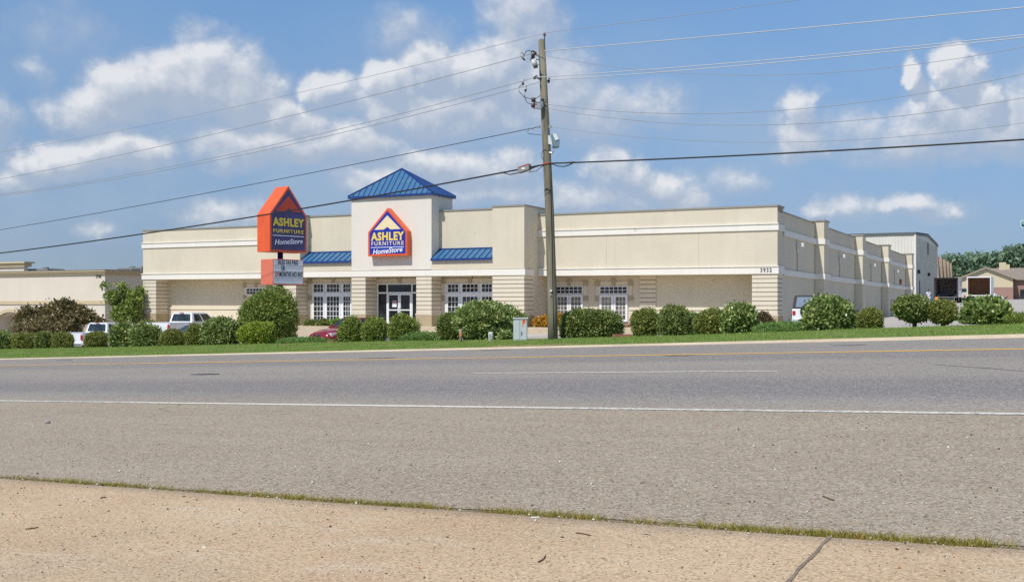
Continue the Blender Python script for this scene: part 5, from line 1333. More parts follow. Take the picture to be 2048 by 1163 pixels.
ob = plain('orange_band', (.75, .10, .03), .5); q0, q1 = pax(326), pax(329.5); MB().tube([q1, q0], .182, 20).build('orange_band', [ob], pole)
MB().tube([loc(1086, 300, -.2), loc(1083, 308, -.2), loc(1083, 314, -.2), loc(1086, 319, -.2)], .011, 6).build('ground_loop', [RUB], pole)
MB().tube([loc(1100, 330, -.14), loc(1102, 345, -.16), loc(1101, 365, -.16), loc(1104, 480, -.18), loc(1107, 660, -.20)], .013, 6).build('ground_lead', [RUB], pole)
MB().tube([loc(1101.6, 581, -.2), loc(1101.6, 581, -.25)], .05, 8).tube([loc(1101.6, 588.5, -.2), loc(1101.6, 588.5, -.25)], .025, 8).build('number_tags', [WH], pole)

# ------------------------------------------------------------------ wires
WIREL = plain('aluminium_wire', (.50, .50, .50), .5, .2); WIRED = plain('dull_wire', (.30, .30, .31), .6)
def wire(pts, r, mat, label, side, group='overhead power and phone wires', twist=0.0, ext=26.0, name='overhead_wire', dv=0.0):
    """pts in frame units on the vertical plane of the pole line; the wire leaves the picture and runs on"""
    P_ = []
    for px, py in pts:
        D = (36.9 + dv) / (DV[1] + DV[0] * K(px)); P_.append(at(px, py, D))
    uu = np.array([uv_of(p.x, p.y)[0] for p in P_]); zz = np.array([p.z for p in P_])
    co = np.polyfit(uu, zz, 2) if len(pts) > 2 else np.polyfit(uu, zz, 1)
    un, uf = uu[0], uu[-1] + (ext if side == 'L' else -ext)
    out = []; n = 60
    e0 = zz[0] - np.polyval(co, un)
    for i in range(n + 1):
        u = un + (uf - un) * i / n; v = 36.9 + dv; x_, y_ = xy_of(u, v)
        z = np.polyval(co, u) + e0 * max(0, 1 - i / 8)
        if twist: x_ += 0; z += twist * math.sin(i * 9.7)
        out.append(Vector((x_, y_, z)))
    o0 = out[0].copy(); o = MB().tube([p - o0 for p in out], r, 5).build(name, [mat]); o.location = o0
    return tag(o, label, 'wire', group)
L_ = [
 ([(1089, 67), (600, 186), (250, 258), (0, 305)], .010, WIRED, 'topmost thin wire running left from the pole pin'),
 ([(1070, 106), (600, 227), (250, 308), (0, 358)], .014, WIRED, 'second wire from the top, running left from the upper switch'),
 ([(1071, 155), (600, 275), (300, 343), (0, 388)], .013, WIRED, 'upper of the two close wires running left below the second one'),
 ([(1078, 165), (620, 279), (300, 347), (0, 391)], .013, WIRED, 'lower of the two close wires running left below the second one'),
 ([(1076, 254), (620, 344), (300, 409), (0, 459)], .015, RUB, 'thin twisted cable running left above the thick black cable'),
]
for p_, r, m_, lab in L_: wire(p_, r, m_, lab, 'L')
Rr = [
 ([(1090, 66), (1350, 33), (1600, 0), (1850, -36)], .010, WIRED, 'topmost thin wire running right and out over the top of the photo'),
 ([(1088, 102), (1400, 75), (1700, 48), (2048, 15)], .017, WIREL, 'bright wire running right just below the pole top'),
 ([(1072, 155), (1400, 131), (1700, 106), (2048, 70)], .015, WIREL, 'upper of the close pair of bright wires running right'),
 ([(1099, 160), (1400, 138), (1700, 112), (2048, 75)], .015, WIREL, 'lower of the close pair of bright wires running right'),
 ([(1093, 112), (1200, 126), (1350, 145), (1500, 151), (1700, 143), (1900, 122), (2048, 92)], .009, WIRED, 'thin sagging wire that crosses under the bright pair on the right'),
 ([(1090, 208), (1150, 216), (1350, 226), (1500, 225), (1700, 208), (1900, 178), (2048, 147)], .010, WIRED, 'upper of two sagging wires leaving right from the middle switch'),
 ([(1090, 216), (1150, 228), (1350, 246), (1520, 251), (1700, 241), (1900, 219), (2048, 196)], .010, WIRED, 'lower of two sagging wires leaving right from the middle switch'),
 ([(1100, 253), (1200, 262), (1400, 281), (1560, 285), (1750, 279), (1900, 265), (2048, 244)], .008, WIRED, 'faintest sagging wire leaving right beside the white box'),
]
for p_, r, m_, lab in Rr: wire(p_, r, m_, lab, 'R', dv=0.0)
wire([(1094, 328), (1050, 338), (900, 365), (600, 418), (300, 465), (0, 506)], .034, RUB, 'thick black bundled cable running left in front of the store tower', 'L')
wire([(1096, 327), (1250, 321), (1600, 305), (2048, 279)], .030, RUB, 'thick black cable running right across the whole photo', 'R')
def sub_cable(pts, r, lab):
    P_ = [at(px, py, 36.9 / (DV[1] + DV[0] * K(px))) for px, py in pts]; o0 = P_[0].copy()
    o = MB().tube([p - o0 for p in P_], r, 6).build('cable_loop', [RUB]); o.location = o0; tag(o, lab, 'cable loop', 'drooping loops of the thick cables')
sub_cable([(1096, 326), (1112, 325), (1128, 325), (1150, 323)], .012, 'straight thin strand above the drooping loop right of the pole')
sub_cable([(1096, 328), (1105, 328), (1115, 332), (1128, 333), (1138, 330), (1150, 324)], .022, 'drooping black loop just right of the pole')
sub_cable([(1092, 328), (1070, 334), (1050, 343), (1020, 349), (1005, 345), (985, 349)], .022, 'lower black loop running from pole under the splice box')
sub_cable([(1092, 328), (1080, 336), (1073, 342), (1058, 344)], .014, 'short loop between the pole and the grey splice box')
bx = at(1049, 339, 36.9 / (DV[1] + DV[0] * K(1049)))
sb_ = thing('splice_box', 'small grey splice box with red top strip hanging on the black cable', 'splice box', bx, math.atan2(-.544, .839))
MB().hexa([(-.26, -.1, -.14), (.26, -.1, -.03), (.26, .1, -.03), (-.26, .1, -.14), (-.26, -.1, .08), (.26, -.1, .18), (.26, .1, .18), (-.26, .1, .08)]).build('case', [plain('splice_grey', (.25, .24, .22), .6)], sb_, bevel=.015)
MB().hexa([(-.24, -.11, .075), (.24, -.11, .175), (.24, .08, .175), (-.24, .08, .075), (-.24, -.11, .105), (.24, -.11, .205), (.24, .08, .205), (-.24, .08, .105)]).build('red_strip', [plain('red_strip', (.5, .05, .04))], sb_)
MB().box(-.08, .08, -.112, -.101, -.0, .07).build('label_plate', [WH], sb_)
# ------------------------------------------------------------------ verge furniture
CAB = plain('cabinet_grey_green', (.52, .56, .56), .5, var=.05)
def ver(px, py): return on_ground(px, py, 30, 60)
p = row_pt(1043, 37.6); s = p.y / F
c = thing('utility_cabinet', 'pale grey steel utility cabinet with an orange paint mark on the verge', 'utility cabinet', p, R(-2))
w_ = 32.5 * s / 2; h_ = (EYE + (H0 - 635) * s - p.z)
MB().box(-w_, w_ - .10, -.0, .45, -.05, h_ - .05).build('cabinet_body', [CAB], c, bevel=.01)
MB().box(-w_ - .02, w_ - .06, -.04, .48, h_ - .049, h_).build('lid', [plain('cabinet_lid', (.55, .58, .58), .5)], c, bevel=.01)
MB().box(-w_ + .03, -w_ + .255, -.014, -.001, .03, h_ - .09).build('left_door', [CAB], c); MB().box(-w_ + .27, w_ - .13, -.014, -.001, .03, h_ - .09).build('right_door', [CAB], c)
MB().box(-w_ + .26, -w_ + .265, -.016, -.001, .03, h_ - .09).build('door_seam', [HW], c)
MB().box(-w_ + .36, -w_ + .40, -.02, -.0145, h_ * .60, h_ * .90).box(-w_ + .401, -w_ + .48, -.02, -.0145, h_ * .76, h_ * .90).build('orange_mark', [plain('marking_orange', (.8, .11, .02))], c)
MB().tube([(-w_ + .325, -.03, h_ * .22), (-w_ + .33, -.045, h_ * .34), (-w_ + .335, -.03, h_ * .40)], .012, 6).build('handle', [HW], c)
p = row_pt(921.5, 37.2); s = p.y / F; c = thing('marker_post', 'short grey wooden marker post with an orange plate', 'post', p)
MB().tube([(0, 0, -.2), (0, 0, 23.5 * s), (0, 0, 25 * s)], [.062, .062, .045], 12).build('post', [plain('weathered_wood', (.33, .28, .22), .9, var=.2)], c, smooth=True)
MB().box(-.05, .03, -.075, -.062, 10 * s, 17 * s).build('orange_plate', [plain('plate_orange', (.75, .22, .04))], c)
p = row_pt(981.5, 37.2); s = p.y / F; c = thing('telecom_pedestal', 'short white telecom pedestal with a rusty stripe on the verge', 'pedestal', p)
MB().tube([(0, 0, -.2), (0, 0, 17.5 * s), (0, 0, 18.5 * s)], [.095, .095, .08], 14).build('housing', [plain('pedestal_white', (.58, .58, .54), .6)], c, smooth=True)
MB().box(-.055, -.005, -.105, -.093, 8 * s, 15 * s).build('label_plate', [plain('grey_label', (.3, .28, .27))], c); MB().box(-.04, -.015, -.104, -.093, 1 * s, 7.9 * s).build('rust_streak', [plain('rust_ochre', (.5, .28, .06))], c)
p = row_pt(1246, 38.6); c = thing('brick_edging', 'low row of reddish brick at the kerb right of the long hedge', 'edging', p, R(-10))
mb = MB(); 
for i in range(6): mb.box(-.40 + i * .135, -.40 + i * .135 + .125, -.1, .1, -.1, .10)
mb.build('bricks', [plain('edging_brick', (.27, .11, .07), .9, var=.25)], c)
p = row_pt(661, 38.3); c = thing('valve_lid', 'small brown valve box lid in front of the juniper', 'valve box', p)
MB().box(-.13, .13, -.1, .1, -.1, .06).box(-.11, .11, -.08, .08, .061, .08).build('lid', [plain('valve_brown', (.25, .13, .07))], c)
# street name sign cut by the frame edge, on its post just outside
Dg = 30.0; p0 = at(2041, 440, Dg); p1 = at(2041, 455, Dg); hgt = p0.z - p1.z
gx = p0.x + 1.05; c = thing('street_sign', 'green street name sign with pale border at the right photo edge', 'street sign', (gx, Dg, gz(gx, Dg)), 0)
zc_ = (p0.z + p1.z) / 2 - gz(gx, Dg)
def rr_(w, h, r, n=5):
    pts = []
    for cx, cz, a0 in ((w / 2 - r, h / 2 - r, 0), (-w / 2 + r, h / 2 - r, 90), (-w / 2 + r, -h / 2 + r, 180), (w / 2 - r, -h / 2 + r, 270)):
        for i in range(n + 1): a = R(a0 + 90 * i / n); pts.append((cx + r * math.cos(a), cz + r * math.sin(a)))
    return pts
wS_ = 1.7; cx0 = -1.05 + wS_ / 2
MB().prism([(x + cx0, z + zc_) for x, z in rr_(wS_, hgt, .04)], -.0, .01).build('border', [plain('sign_border', (.62, .74, .74))], c)
MB().prism([(x + cx0, z + zc_) for x, z in rr_(wS_ - .05, hgt - .05, .03)], -.006, -.001).build('sign_face', [plain('sign_green', (.0, .14, .15), .4)], c)
text_part('S', 'lettering', .13, plain('sign_letter', (.40, .66, .68)), c, (-1.05 + .035, -.010, zc_ - .005), align='LEFT', ext=.002, off=.004)
MB().tube([(0, .08, -.3), (0, .08, zc_ + .3)], .05, 10).build('post', [GALV], c)
# dock railing
RAILM = plain('dark_rail', (.06, .035, .035), .5)
y0_ = B.y_on(1782, .45); q = B.w(.45, y0_, 0); c = thing('dock_railing', 'dark tube railing at the store side wall near the driveway', 'railing', (q.x, q.y, gz(q.x, q.y)), ANG + R(0))
Dq = q.y; s = Dq / F
zt_r = EYE + (H0 - 600) * s - gz(q.x, q.y); 
MB().tube([(0, 0, -.3), (0, 0, zt_r)], .03, 8).tube([(1.05, .2, -.3), (1.05, .2, zt_r)], .03, 8).tube([(0.0, 0, zt_r), (1.05, .2, zt_r)], .03, 8).tube([(0, 0, zt_r * .5), (1.05, .2, zt_r * .5)], .025, 8).tube([(.75, .15, zt_r * .15), (.75, .15, zt_r)], .02, 8).build('rails', [RAILM], c)
# ------------------------------------------------------------------ vehicles
TYRE = plain('tyre_rubber', (.02, .02, .02), .9); RIM = plain('wheel_rim', (.45, .45, .46), .35, .6); BLK = plain('black_trim', (.025, .025, .027), .6)
CWHITE = plain('white_car_paint', (.78, .79, .81), .25, var=.02, coat=.5); CRED = plain('red_car_paint', (.24, .010, .016), .22, var=.04, coat=.6); CSIL = plain('grey_blue_paint', (.33, .37, .42), .25, coat=.5)
CSAND = plain('sand_car_paint', (.55, .50, .42), .3, coat=.4); TAILR = plain('tail_lamp_red', (.45, .015, .015), .2); HEADL = plain('headlamp_lens', (.75, .77, .80), .1); CHR = plain('chrome', (.7, .7, .72), .15, .9)
def wheel(root, x, y, r, w=.24):
    s_ = 1 if y > 0 else -1
    t = MB(); t.tube([(x, y - w / 2, r), (x, y - w / 2 + .02, r), (x, y + w / 2 - .02, r), (x, y + w / 2, r)], [r * .9, r, r, r * .9], 22)
    wo_ = t.build('wheel', [TYRE], root)
    MB().tube([(x, y + s_ * (w / 2 - .02), r), (x, y + s_ * (w / 2 + .012), r)], [r * .62, r * .55], 16).build('rim', [RIM], wo_)
def bil(q, u, v): a, b, c, d = map(Vector, q); return (a.lerp(b, u)).lerp(d.lerp(c, u), v)
def pane_on(mb, q, u0, u1, v0, v1, off=.012, th=.008):
    a, b, c, d = map(Vector, q); n = (b - a).cross(d - a).normalized()
    p = [bil(q, u0, v0), bil(q, u1, v0), bil(q, u1, v1), bil(q, u0, v1)]
    mb.add([x + n * off for x in p] + [x - n * th for x in p], [(0, 1, 2, 3), (0, 4, 5, 1), (1, 5, 6, 2), (2, 6, 7, 3), (3, 7, 4, 0)])
def loft(mb, st, mi=0):
    """st: (x, [(y, z) ... half outline from bottom centre to top centre])"""
    k = len(st[0][1]); full = []
    for x, half in st:
        full.append([(x, y, z) for y, z in half] + [(x, -y, z) for y, z in half[::-1][1:-1]])
    m = len(full[0]); vs = sum(full, []); fs = []
    for i in range(len(st) - 1):
        for j in range(m): fs.append((i * m + j, i * m + (j + 1) % m, (i + 1) * m + (j + 1) % m, (i + 1) * m + j))
    fs += [tuple(range(m))[::-1], tuple(range((len(st) - 1) * m, len(st) * m))]
    return mb.add(vs, fs, mi)
def half(w, zb_, zt, tum=.06, cr=.03): return [(0, zb_), (w * .9, zb_), (w, zb_ + .10), (w, zb_ + (zt - zb_) * .55), (w - tum * .6, zt - .04), (w - tum - .06, zt), (0, zt + cr)]
def greenhouse(root, xb0, xt0, xt1, xb1, wb, wt_, zb_, zt, body, side=((.06, .48), (.53, .93)), wsh=(.06, .94), rear=(.08, .92)):
    """rear base, rear top, front top, front base"""
    P = dict(rbl=(xb0, wb, zb_), rbr=(xb0, -wb, zb_), fbl=(xb1, wb, zb_), fbr=(xb1, -wb, zb_), rtl=(xt0, wt_, zt), rtr=(xt0, -wt_, zt), ftl=(xt1, wt_, zt), ftr=(xt1, -wt_, zt))
    mb = MB(); mb.hexa([P['rbr'], P['fbr'], P['fbl'], P['rbl'], P['rtr'], P['ftr'], P['ftl'], P['rtl']])
    mb.box(xt0 + .05, xt1 - .05, -wt_ + .06, wt_ - .06, zt, zt + .03)
    mb.build('cab', [body], root, bevel=.05)
    for nm, q, spans in (('side_window', (P['rbr'], P['fbr'], P['ftr'], P['rtr']), side), ('side_window', (P['fbl'], P['rbl'], P['rtl'], P['ftl']), [(1 - b, 1 - a) for a, b in side]),
                         ('windscreen', (P['fbr'], P['fbl'], P['ftl'], P['ftr']), (wsh,)), ('rear_window', (P['rbl'], P['rbr'], P['rtr'], P['rtl']), (rear,))):
        for a, b in spans:
            m_ = MB(); pane_on(m_, q, a, b, .10, .90); m_.build(nm, [CARGLASS], root)
def place(t, px, D, corner, ang):
    """put the thing so that its local corner stands under a frame column at a distance"""
    t.rotation_euler = (0, 0, ang); c = Vector((corner[0] * math.cos(ang) - corner[1] * math.sin(ang), corner[0] * math.sin(ang) + corner[1] * math.cos(ang), 0))
    q = Vector((K(px) * D, D, 0)) - c; mid = q + Vector((2.6 * math.cos(ang), 2.6 * math.sin(ang), 0))
    t.location = (q.x, q.y, gz(mid.x, mid.y))
def pickup(label, px, D, ang, crew):
    t = thing('pickup_truck', label, 'pickup truck', (0, 0, 0), 0, 'white pickups parked behind the hedge'); W = .98; cb = 1.95; ce = 4.25 if crew else 3.95; Lh = ce + 1.55
    mb = MB(); mb.box(.03, cb, -W, -W + .09, .55, 1.24).box(.03, cb, W - .09, W, .55, 1.24).box(.03, cb, -W + .09, W - .09, .62, .74).box(cb - .08, cb - .001, -W + .09, W - .09, .74, 1.24)
    mb.box(.0, cb, -W - .012, -W + .11, 1.241, 1.275).box(.0, cb, W - .11, W + .012, 1.241, 1.275)
    mb.build('bed', [CWHITE], t, bevel=.015)
    MB().box(0, .07, -W + .09, W - .09, .60, 1.24).build('tailgate', [CWHITE], t, bevel=.01)
    MB().box(-.008, -.001, -.22, .22, .66, .78).build('number_plate', [plain('plate_pale', (.6, .6, .58))], t)
    mb = MB(); loft(mb, [(cb + .01, half(W, .42, 1.26)), (ce, half(W, .42, 1.26)), (ce + .2, half(W, .42, 1.24, .08, .05)), (Lh - .25, half(W * .98, .42, 1.12, .1, .05)), (Lh, half(W * .92, .45, .98, .12, .03))])
    mb.build('body', [CWHITE], t, smooth=False, bevel=.02)
    greenhouse(t, cb + .06, cb + .20, ce - .75, ce - .02, W - .05, W - .20, 1.265, 1.83, CWHITE, side=((.10, .44), (.50, .93)) if crew else ((.10, .34), (.40, .92)))
    MB().box(-.16, -.01, -W * .98, W * .98, .42, .58).build('rear_bumper', [CHR if not crew else BLK], t, bevel=.02)
    for s_ in (-1, 1): MB().box(-.012, .12, s_ * (W - .085) - .075 + (.0), s_ * (W - .085) + .085, .82, 1.14).build('tail_light', [TAILR], t, bevel=.01)
    MB().box(cb + .10, cb + .16, -.16, .16, 1.835, 1.87).build('brake_light', [TAILR], t)
    for s_ in (-1, 1): MB().box(ce - .55, ce - .40, s_ * (W + .02), s_ * (W + .24), 1.22, 1.48).build('mirror', [BLK], t, bevel=.02)
    for x in (1.15, ce + .75):
        for s_ in (-1, 1): wheel(t, x, s_ * (W - .10), .38)
    MB().box(.3, Lh - .3, -W + .2, W - .2, .28, .45).build('chassis', [BLK], t)
    place(t, px, D, (0, -W), ang); return t
pickup('white extended cab pickup with red tail lamp, nearer the neighbouring building', 165, 67.5, R(64), False).location.z -= .33
pickup('white crew cab pickup parked before the left wing of the store', 339, 66.5, R(64), True)
def sedan(label, px, D, ang, paint, corner, grp=None, name='parked_car', zadj=0):
    t = thing(name, label, 'car', (0, 0, 0), 0, grp); W = .90; Lc = 4.75
    st = [(0, half(W * .88, .35, .80, .1)), (.12, half(W * .95, .25, .92, .1)), (.9, half(W, .2, .98, .08)), (2.2, half(W, .18, .96, .07)), (3.3, half(W, .18, .93, .08, .04)), (4.1, half(W * .98, .2, .84, .12, .05)), (4.6, half(W * .88, .25, .70, .14, .04)), (Lc, half(W * .74, .32, .60, .12, .02))]
    mb = MB(); loft(mb, st); b_ = mb.build('body', [paint], t, smooth=True); sm = b_.modifiers.new('smooth', 'SUBSURF'); sm.levels = 1; sm.render_levels = 1
    greenhouse(t, .55, 1.15, 2.55, 3.45, W - .08, W - .26, .93, 1.40, paint, side=((.14, .46), (.50, .86)))
    for s_ in (-1, 1):
        MB().hexa([(4.34, s_ * .38, .52), (4.60, s_ * .38, .52), (4.50, s_ * .78, .52), (4.28, s_ * .80, .52), (4.34, s_ * .38, .70), (4.62, s_ * .38, .68), (4.50, s_ * .79, .70), (4.20, s_ * .82, .73)]).build('headlight', [HEADL], t, bevel=.01)
        MB().box(-.01, .15, s_ * .45, s_ * .78, .66, .82).build('tail_light', [TAILR], t); MB().box(2.95, 3.1, s_ * (W + .0), s_ * (W + .17), .90, 1.02).build('mirror', [paint], t, bevel=.02)
    MB().tube([(4.66, -.32, .60), (4.72, -.15, .60), (4.74, 0, .60), (4.72, .15, .60), (4.66, .32, .60)], .045, 8).build('grille', [BLK], t); MB().tube([(4.71, -.22, .60), (4.775, 0, .60), (4.71, .22, .60)], .022, 6).build('grille_bar', [CHR], t)
    MB().box(4.55, 4.80, -.66, .66, .26, .46).build('front_bumper', [BLK], t, bevel=.04)
    for x in (.95, 3.85):
        for s_ in (-1, 1): wheel(t, x, s_ * (W - .11), .32, .2)
    place(t, px, D, corner, ang); t.location.z += zadj; return t
sedan('dark red car facing the road with its nose showing left of the entrance shrubs', 621, 54.0, R(229), CRED, (4.65, -.6), zadj=.02)
sedan('grey-blue car mostly hidden, its windscreen showing between two olive shrubs', 385, 61.5, R(225), CSIL, (2.6, 0))
# off-roader from behind
def jeep():
    t = thing('off_roader', 'white off-roader with black soft top and rear spare wheel, seen from behind', 'off-roader'); W = .86
    MB().box(0, 3.4, -W, W, .50, 1.12).build('body', [CWHITE], t, bevel=.03); MB().box(-.03, -.002, -W + .2, W - .2, .55, 1.10).build('tailgate', [CWHITE], t)
    mb = MB(); mb.hexa([(0, -W, 1.121), (2.0, -W, 1.121), (2.0, W, 1.121), (0, W, 1.121), (.12, -W + .1, 1.80), (1.85, -W + .12, 1.82), (1.85, W - .12, 1.82), (.12, W - .1, 1.80)]); mb.build('soft_top', [plain('dark_soft_top', (.05, .04, .045), .8)], t, bevel=.05)
    q = ((0, W, 1.121), (0, -W, 1.121), (.12, -W + .1, 1.80), (.12, W - .1, 1.80)); m_ = MB(); pane_on(m_, q, .10, .90, .12, .86); m_.build('rear_window', [plain('hazy_vinyl_window', (.20, .25, .32), .2)], t)
    q = ((0, -W, 1.121), (2.0, -W, 1.121), (1.85, -W + .12, 1.82), (.12, -W + .1, 1.8)); m_ = MB(); pane_on(m_, q, .06, .45, .1, .85); pane_on(m_, q, .5, .94, .1, .85); m_.build('side_window', [CARGLASS], t)
    MB().tube([(-.30, .04, .98), (-.10, .04, .98)], .37, 24).build('spare_wheel', [TYRE], t); MB().tube([(-.33, .04, .98), (-.301, .04, .98)], .20, 16).build('spare_rim', [plain('dark_rim', (.08, .08, .09))], t)
    for s_ in (-1, 1):
        MB().box(-.035, -.001, s_ * (W - .10) - .07, s_ * (W - .10) + .07, .82, 1.02).build('tail_light', [TAILR], t)
        MB().box(.4, 1.2, s_ * W, s_ * (W + .14), .78, .84).build('fender', [BLK], t)
        for x in (.75, 3.0): wheel(t, x, s_ * (W - .04), .37, .24)
    MB().box(-.16, -.001, -W, W, .46, .60).build('rear_bumper', [plain('bumper_grey', (.4, .42, .44), .4)], t, bevel=.02); MB().box(3.4, 3.5, -.5, .5, .6, 1.08).build('grille', [BLK], t); MB().box(.2, 3.3, -.5, .5, .35, .5).build('chassis', [BLK], t)
    place(t, 1584, 55.0, (0, W), R(64)); return t
jp = jeep()
# open box trucks
FLOORP = plain('worn_floor_planks', (.50, .43, .34), .8, var=.2)
def box_truck(label, px, D, w_px, top, floor_, ang, dark, group, paint=CWHITE, closed=False):
    t = thing('box_truck', label, 'box truck', (0, 0, 0), 0, group); Wb = 2.44 / 2; Lb = 4.4; th = .07
    c0 = Vector((K(px) * D, D, 0)); 
    place(t, px, D, (0, Wb), ang); z0 = EYE + (H0 - floor_) * D / F - t.location.z; z1 = EYE + (H0 - top) * D / F - t.location.z
    ins = plain('dark_slatted_lining', (.07, .052, .062), .8) if dark else plain('brown_plywood_lining', (.62, .41, .28), .8)
    mb = MB(); mb.box(0, Lb, -Wb, -Wb + th, z0, z1 - th).box(0, Lb, Wb - th, Wb, z0, z1 - th).box(Lb - th, Lb, -Wb + th, Wb - th, z0, z1 - th).box(0, Lb, -Wb, Wb, z1 - th + .001, z1)
    mb.build('box_shell', [paint], t)
    MB().box(.02, Lb - th, -Wb + th, Wb - th, z0 - .02, z0 + .03).build('cargo_floor', [FLOORP], t)
    mb = MB(); mb.box(.06, Lb - th, -Wb + th + .001, -Wb + th + .02, z0 + .031, z1 - th).box(.06, Lb - th, Wb - th - .02, Wb - th - .001, z0 + .031, z1 - th).box(Lb - th - .03, Lb - th - .001, -Wb + th + .021, Wb - th - .021, z0 + .031, z1 - th).box(.06, Lb - th, -Wb + th, Wb - th, z1 - th - .03, z1 - th - .002)
    mb.build('lining', [ins], t)
    mb = MB(); f = .09; mb.box(-.04, .0, -Wb, -Wb + f, z0 - .05, z1).box(-.04, .0, Wb - f, Wb, z0 - .05, z1).box(-.04, .0, -Wb + f, Wb - f, z1 - .12, z1).box(-.04, 0, -Wb + f, Wb - f, z0 - .1, z0)
    mb.build('rear_frame', [BLK if dark else paint], t)
    if dark:
        mb = MB(); n_ = 9
        for i in range(n_):
            z = z0 + .2 + (z1 - z0 - .4) * i / (n_ - 1); mb.box(Lb - th - .07, Lb - th - .031, -Wb + .12, Wb - .12, z - .045, z + .045); mb.box(.1, Lb - .15, Wb - th - .05, Wb - th - .021, z - .025, z + .025); mb.box(.1, Lb - .15, -Wb + th + .021, -Wb + th + .05, z - .025, z + .025)
        mb.build('slats', [plain('pale_slats', (.75, .66, .64))], t)
    if closed: MB().box(-.06, -.041, -Wb + f, Wb - f, z0, z1 - .12).build('roller_door', [paint], t)
    MB().box(.3, Lb + 1.5, -.55, .55, .55, z0 - .03).build('chassis', [BLK], t)
    MB().box(-.12, .02, -Wb * .95, Wb * .95, z0 - .55, z0 - .40).box(-.1, .05, -.8, -.7, z0 - .40, z0 - .05).box(-.1, .05, .7, .8, z0 - .40, z0 - .05).build('rear_bumper', [BLK], t)
    for s_ in (-1, 1): MB().box(-.14, -.121, s_ * .9 - .1, s_ * .9 + .1, z0 - .5, z0 - .42).build('tail_light', [TAILR], t)
    mb = MB(); mb.hexa([(Lb + .1, -1.0, .6), (Lb + 1.9, -1.0, .6), (Lb + 1.9, 1.0, .6), (Lb + .1, 1.0, .6), (Lb + .1, -1.0, 2.3), (Lb + 1.2, -.95, 2.3), (Lb + 1.2, .95, 2.3), (Lb + .1, 1.0, 2.3)]); mb.build('cab', [paint], t, bevel=.06)
    for x in (1.2, Lb + 1.1):
        for s_ in (-1, 1): wheel(t, x, s_ * .98, .45, .26 if x > 3 else .4)
    if dark: MB().box(-.5, -.14, .75, 1.10, 0.02, .50).box(-.35, -.2, .78, 1.05, .501, .62).build('orange_step', [plain('orange_step', (.70, .30, .04))], t)
    return t
BG = 'open box trucks in the rear yard'
box_truck('box truck with open dark slatted cargo bay parked by the white warehouse', 1868, 120, 44, 555, 594, R(63), True, BG)
box_truck('box truck with open brown plywood cargo bay parked before the brick house', 1933.5, 121, 44, 553, 590, R(63), False, BG)
box_truck('yellow and white truck glimpsed at the far right behind the brick house', 2040, 190, 30, 562, 582, R(63), False, None, plain('rental_yellow', (.75, .45, .03), .4), True)
# pale minivan between the trucks
def van():
    t = thing('minivan', 'sand coloured minivan parked between the two open box trucks', 'van'); W = .95
    MB().box(0, 4.7, -W, W, .35, 1.08).build('body', [CSAND], t, bevel=.08); greenhouse(t, .05, .35, 3.0, 3.9, W - .04, W - .18, 1.08, 1.72, CSAND, side=((.05, .3), (.34, .6), (.64, .92)))
    for s_ in (-1, 1):
        MB().box(-.02, .03, s_ * .85 - .09, s_ * .85 + .09, .8, 1.2).build('tail_light', [TAILR], t)
        for x in (.9, 3.7): wheel(t, x, s_ * (W - .1), .34, .2)
    MB().box(-.1, -.001, -W, W, .4, .58).build('rear_bumper', [CSAND], t); place(t, 1914.5, 158, (0, W), R(40)); return t
van()
wc = sedan('white car partly hidden by the glossy bush before the brick house', 1984, 133, R(20), CWHITE, (3.5, 0), zadj=-.25)
# ------------------------------------------------------------------ person by the warehouse door
def skin(name, chains, mat, parent, root_i=0):
    V = []; E = []; Rr_ = []
    idx = {}
    for ch in chains:
        prev = None
        for (nm, p, r) in ch:
            if nm not in idx: idx[nm] = len(V); V.append(p); Rr_.append(r)
            if prev is not None and (prev, idx[nm]) not in E: E.append((prev, idx[nm]))
            prev = idx[nm]
    me = bpy.data.meshes.new(name); me.from_pydata(V, E, []); o = bpy.data.objects.new(name, me); COL.objects.link(o); o.parent = parent
    me.materials.append(mat)
    sk = o.modifiers.new('skin', 'SKIN'); sk.use_smooth_shade = True
    for i, sv in enumerate(me.skin_vertices[0].data): sv.radius = (Rr_[i] if isinstance(Rr_[i], tuple) else (Rr_[i], Rr_[i])); sv.use_root = (i == root_i)
    ss = o.modifiers.new('sub', 'SUBSURF'); ss.levels = 2; ss.render_levels = 2
    return o
SKIN = plain('brown_skin', (.20, .11, .075), .6); SHIRT = plain('pale_shirt', (.62, .66, .74), .8); TROU = plain('white_trousers', (.66, .64, .62), .8); HAIR = plain('dark_hair', (.02, .017, .015), .7); SHOE = plain('dark_shoes', (.03, .025, .025), .6)
PDn = 113.0; px_ = K(1857) * PDn; pz = gz(px_, PDn)
pr = thing('person', 'person in pale shirt and white trousers standing by the warehouse, back to the road', 'person', (px_, PDn, pz), R(10))
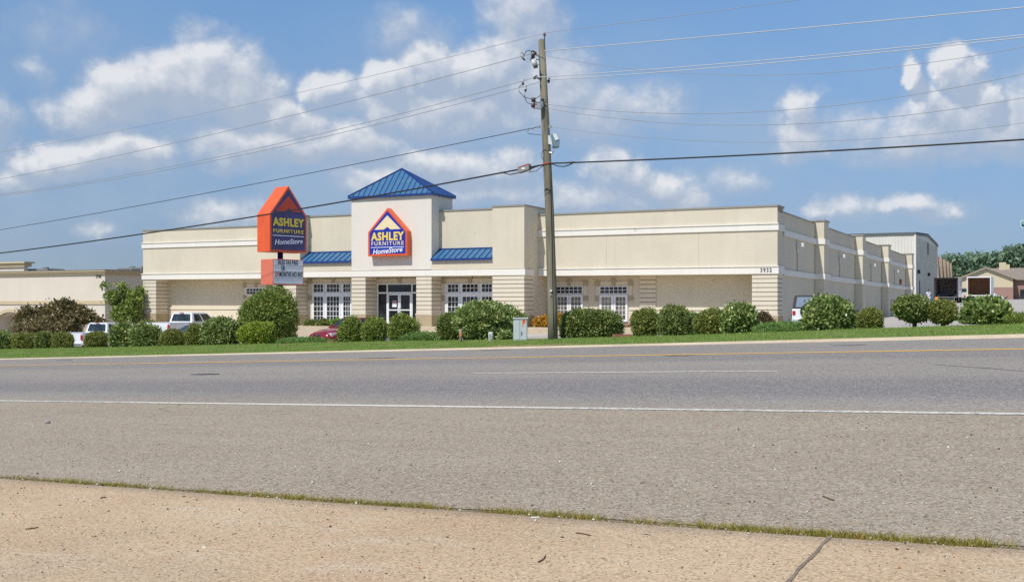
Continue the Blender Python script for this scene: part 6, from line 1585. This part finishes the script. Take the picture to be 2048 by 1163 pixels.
body = [[('pel', (0, 0, .95), (.13, .10)), ('wst', (0, 0, 1.10), (.12, .09)), ('chs', (0, .01, 1.32), (.16, .11)), ('nek', (0, .01, 1.48), .055), ('hd0', (0, .0, 1.56), (.07, .08)), ('hd1', (0, 0, 1.66), (.08, .095)), ('hd2', (0, 0, 1.73), (.05, .06))],
 [('chs', 0, 0), ('shl', (-.18, .01, 1.40), .06), ('ell', (-.25, .02, 1.14), .042), ('wrl', (-.26, -.04, .90), .028), ('hal', (-.26, -.05, .82), .03)],
 [('chs', 0, 0), ('shr', (.18, .01, 1.40), .06), ('elr', (.30, .12, 1.22), .042), ('wrr', (.34, .26, 1.40), .028), ('har', (.34, .30, 1.46), .03)],
 [('pel', 0, 0), ('hpl', (-.09, 0, .88), .09), ('knl', (-.10, -.01, .50), .06), ('anl', (-.10, .03, .10), .04), ('ftl', (-.11, -.0, .04), .04), ('tol', (-.12, .14, .03), .03)],
 [('pel', 0, 0), ('hpr', (.09, 0, .88), .09), ('knr', (.10, -.01, .50), .06), ('anr', (.10, .03, .10), .04), ('ftr', (.11, -.0, .04), .04), ('tor', (.12, .14, .03), .03)]]
def fixc(chs):
    d = {}
    for c in chs:
        for n_, p, r in c:
            if p != 0: d[n_] = (n_, p, r)
    return [[d[n_] for n_, p, r in c] for c in chs]
bc = fixc(body); skin('body', bc, SKIN, pr)
dct = {n_: (n_, p, r) for c in bc for n_, p, r in c}
gr = lambda n_, k=1.0, dz=0.0: (n_, (dct[n_][1][0], dct[n_][1][1], dct[n_][1][2] + dz), (dct[n_][2][0] * k, dct[n_][2][1] * k) if isinstance(dct[n_][2], tuple) else dct[n_][2] * k)
skin('shirt', [[gr('pel', 1.25), gr('wst', 1.28), gr('chs', 1.2), ('col', (0, .01, 1.44), .08)], [gr('chs', 1.2), gr('shl', 1.3), ('sll', (-.225, .015, 1.22), .06)], [gr('chs', 1.2), gr('shr', 1.3), ('slr', (.26, .08, 1.28), .06)]], SHIRT, pr)
skin('trousers', [[gr('pel', 1.15), gr('hpl', 1.2), gr('knl', 1.4), gr('anl', 1.7, .04)], [gr('pel', 1.15), gr('hpr', 1.2), gr('knr', 1.4), gr('anr', 1.7, .04)]], TROU, pr)
skin('hair', [[('a', (0, -.03, 1.60), .075), ('b', (0, -.015, 1.70), .088), ('c', (0, .01, 1.75), .07)]], HAIR, pr)
for s_ in (-1, 1): skin('shoe', [[('a', (s_ * .11, -.03, .05), .05), ('b', (s_ * .12, .17, .04), .045)]], SHOE, pr)
# fingers: each hand keeps five short curled digits
for hx, hy, hz_, dz in ((-.26, -.05, .80, -1), (.34, .31, 1.49, 1)):
    mb = MB()
    for i, l in enumerate((.055, .075, .08, .075, .06)):
        a = Vector((hx + (i - 2) * .014, hy + .0, hz_)); b_ = a + Vector(((i - 2) * .004, .015, dz * l * .6)); c_ = b_ + Vector((0, .02, dz * l * .4)); mb.tube([a, b_, c_], [.009, .008, .006], 6)
    mb.build('fingers', [SKIN], pr)
bpy.context.view_layer.update()
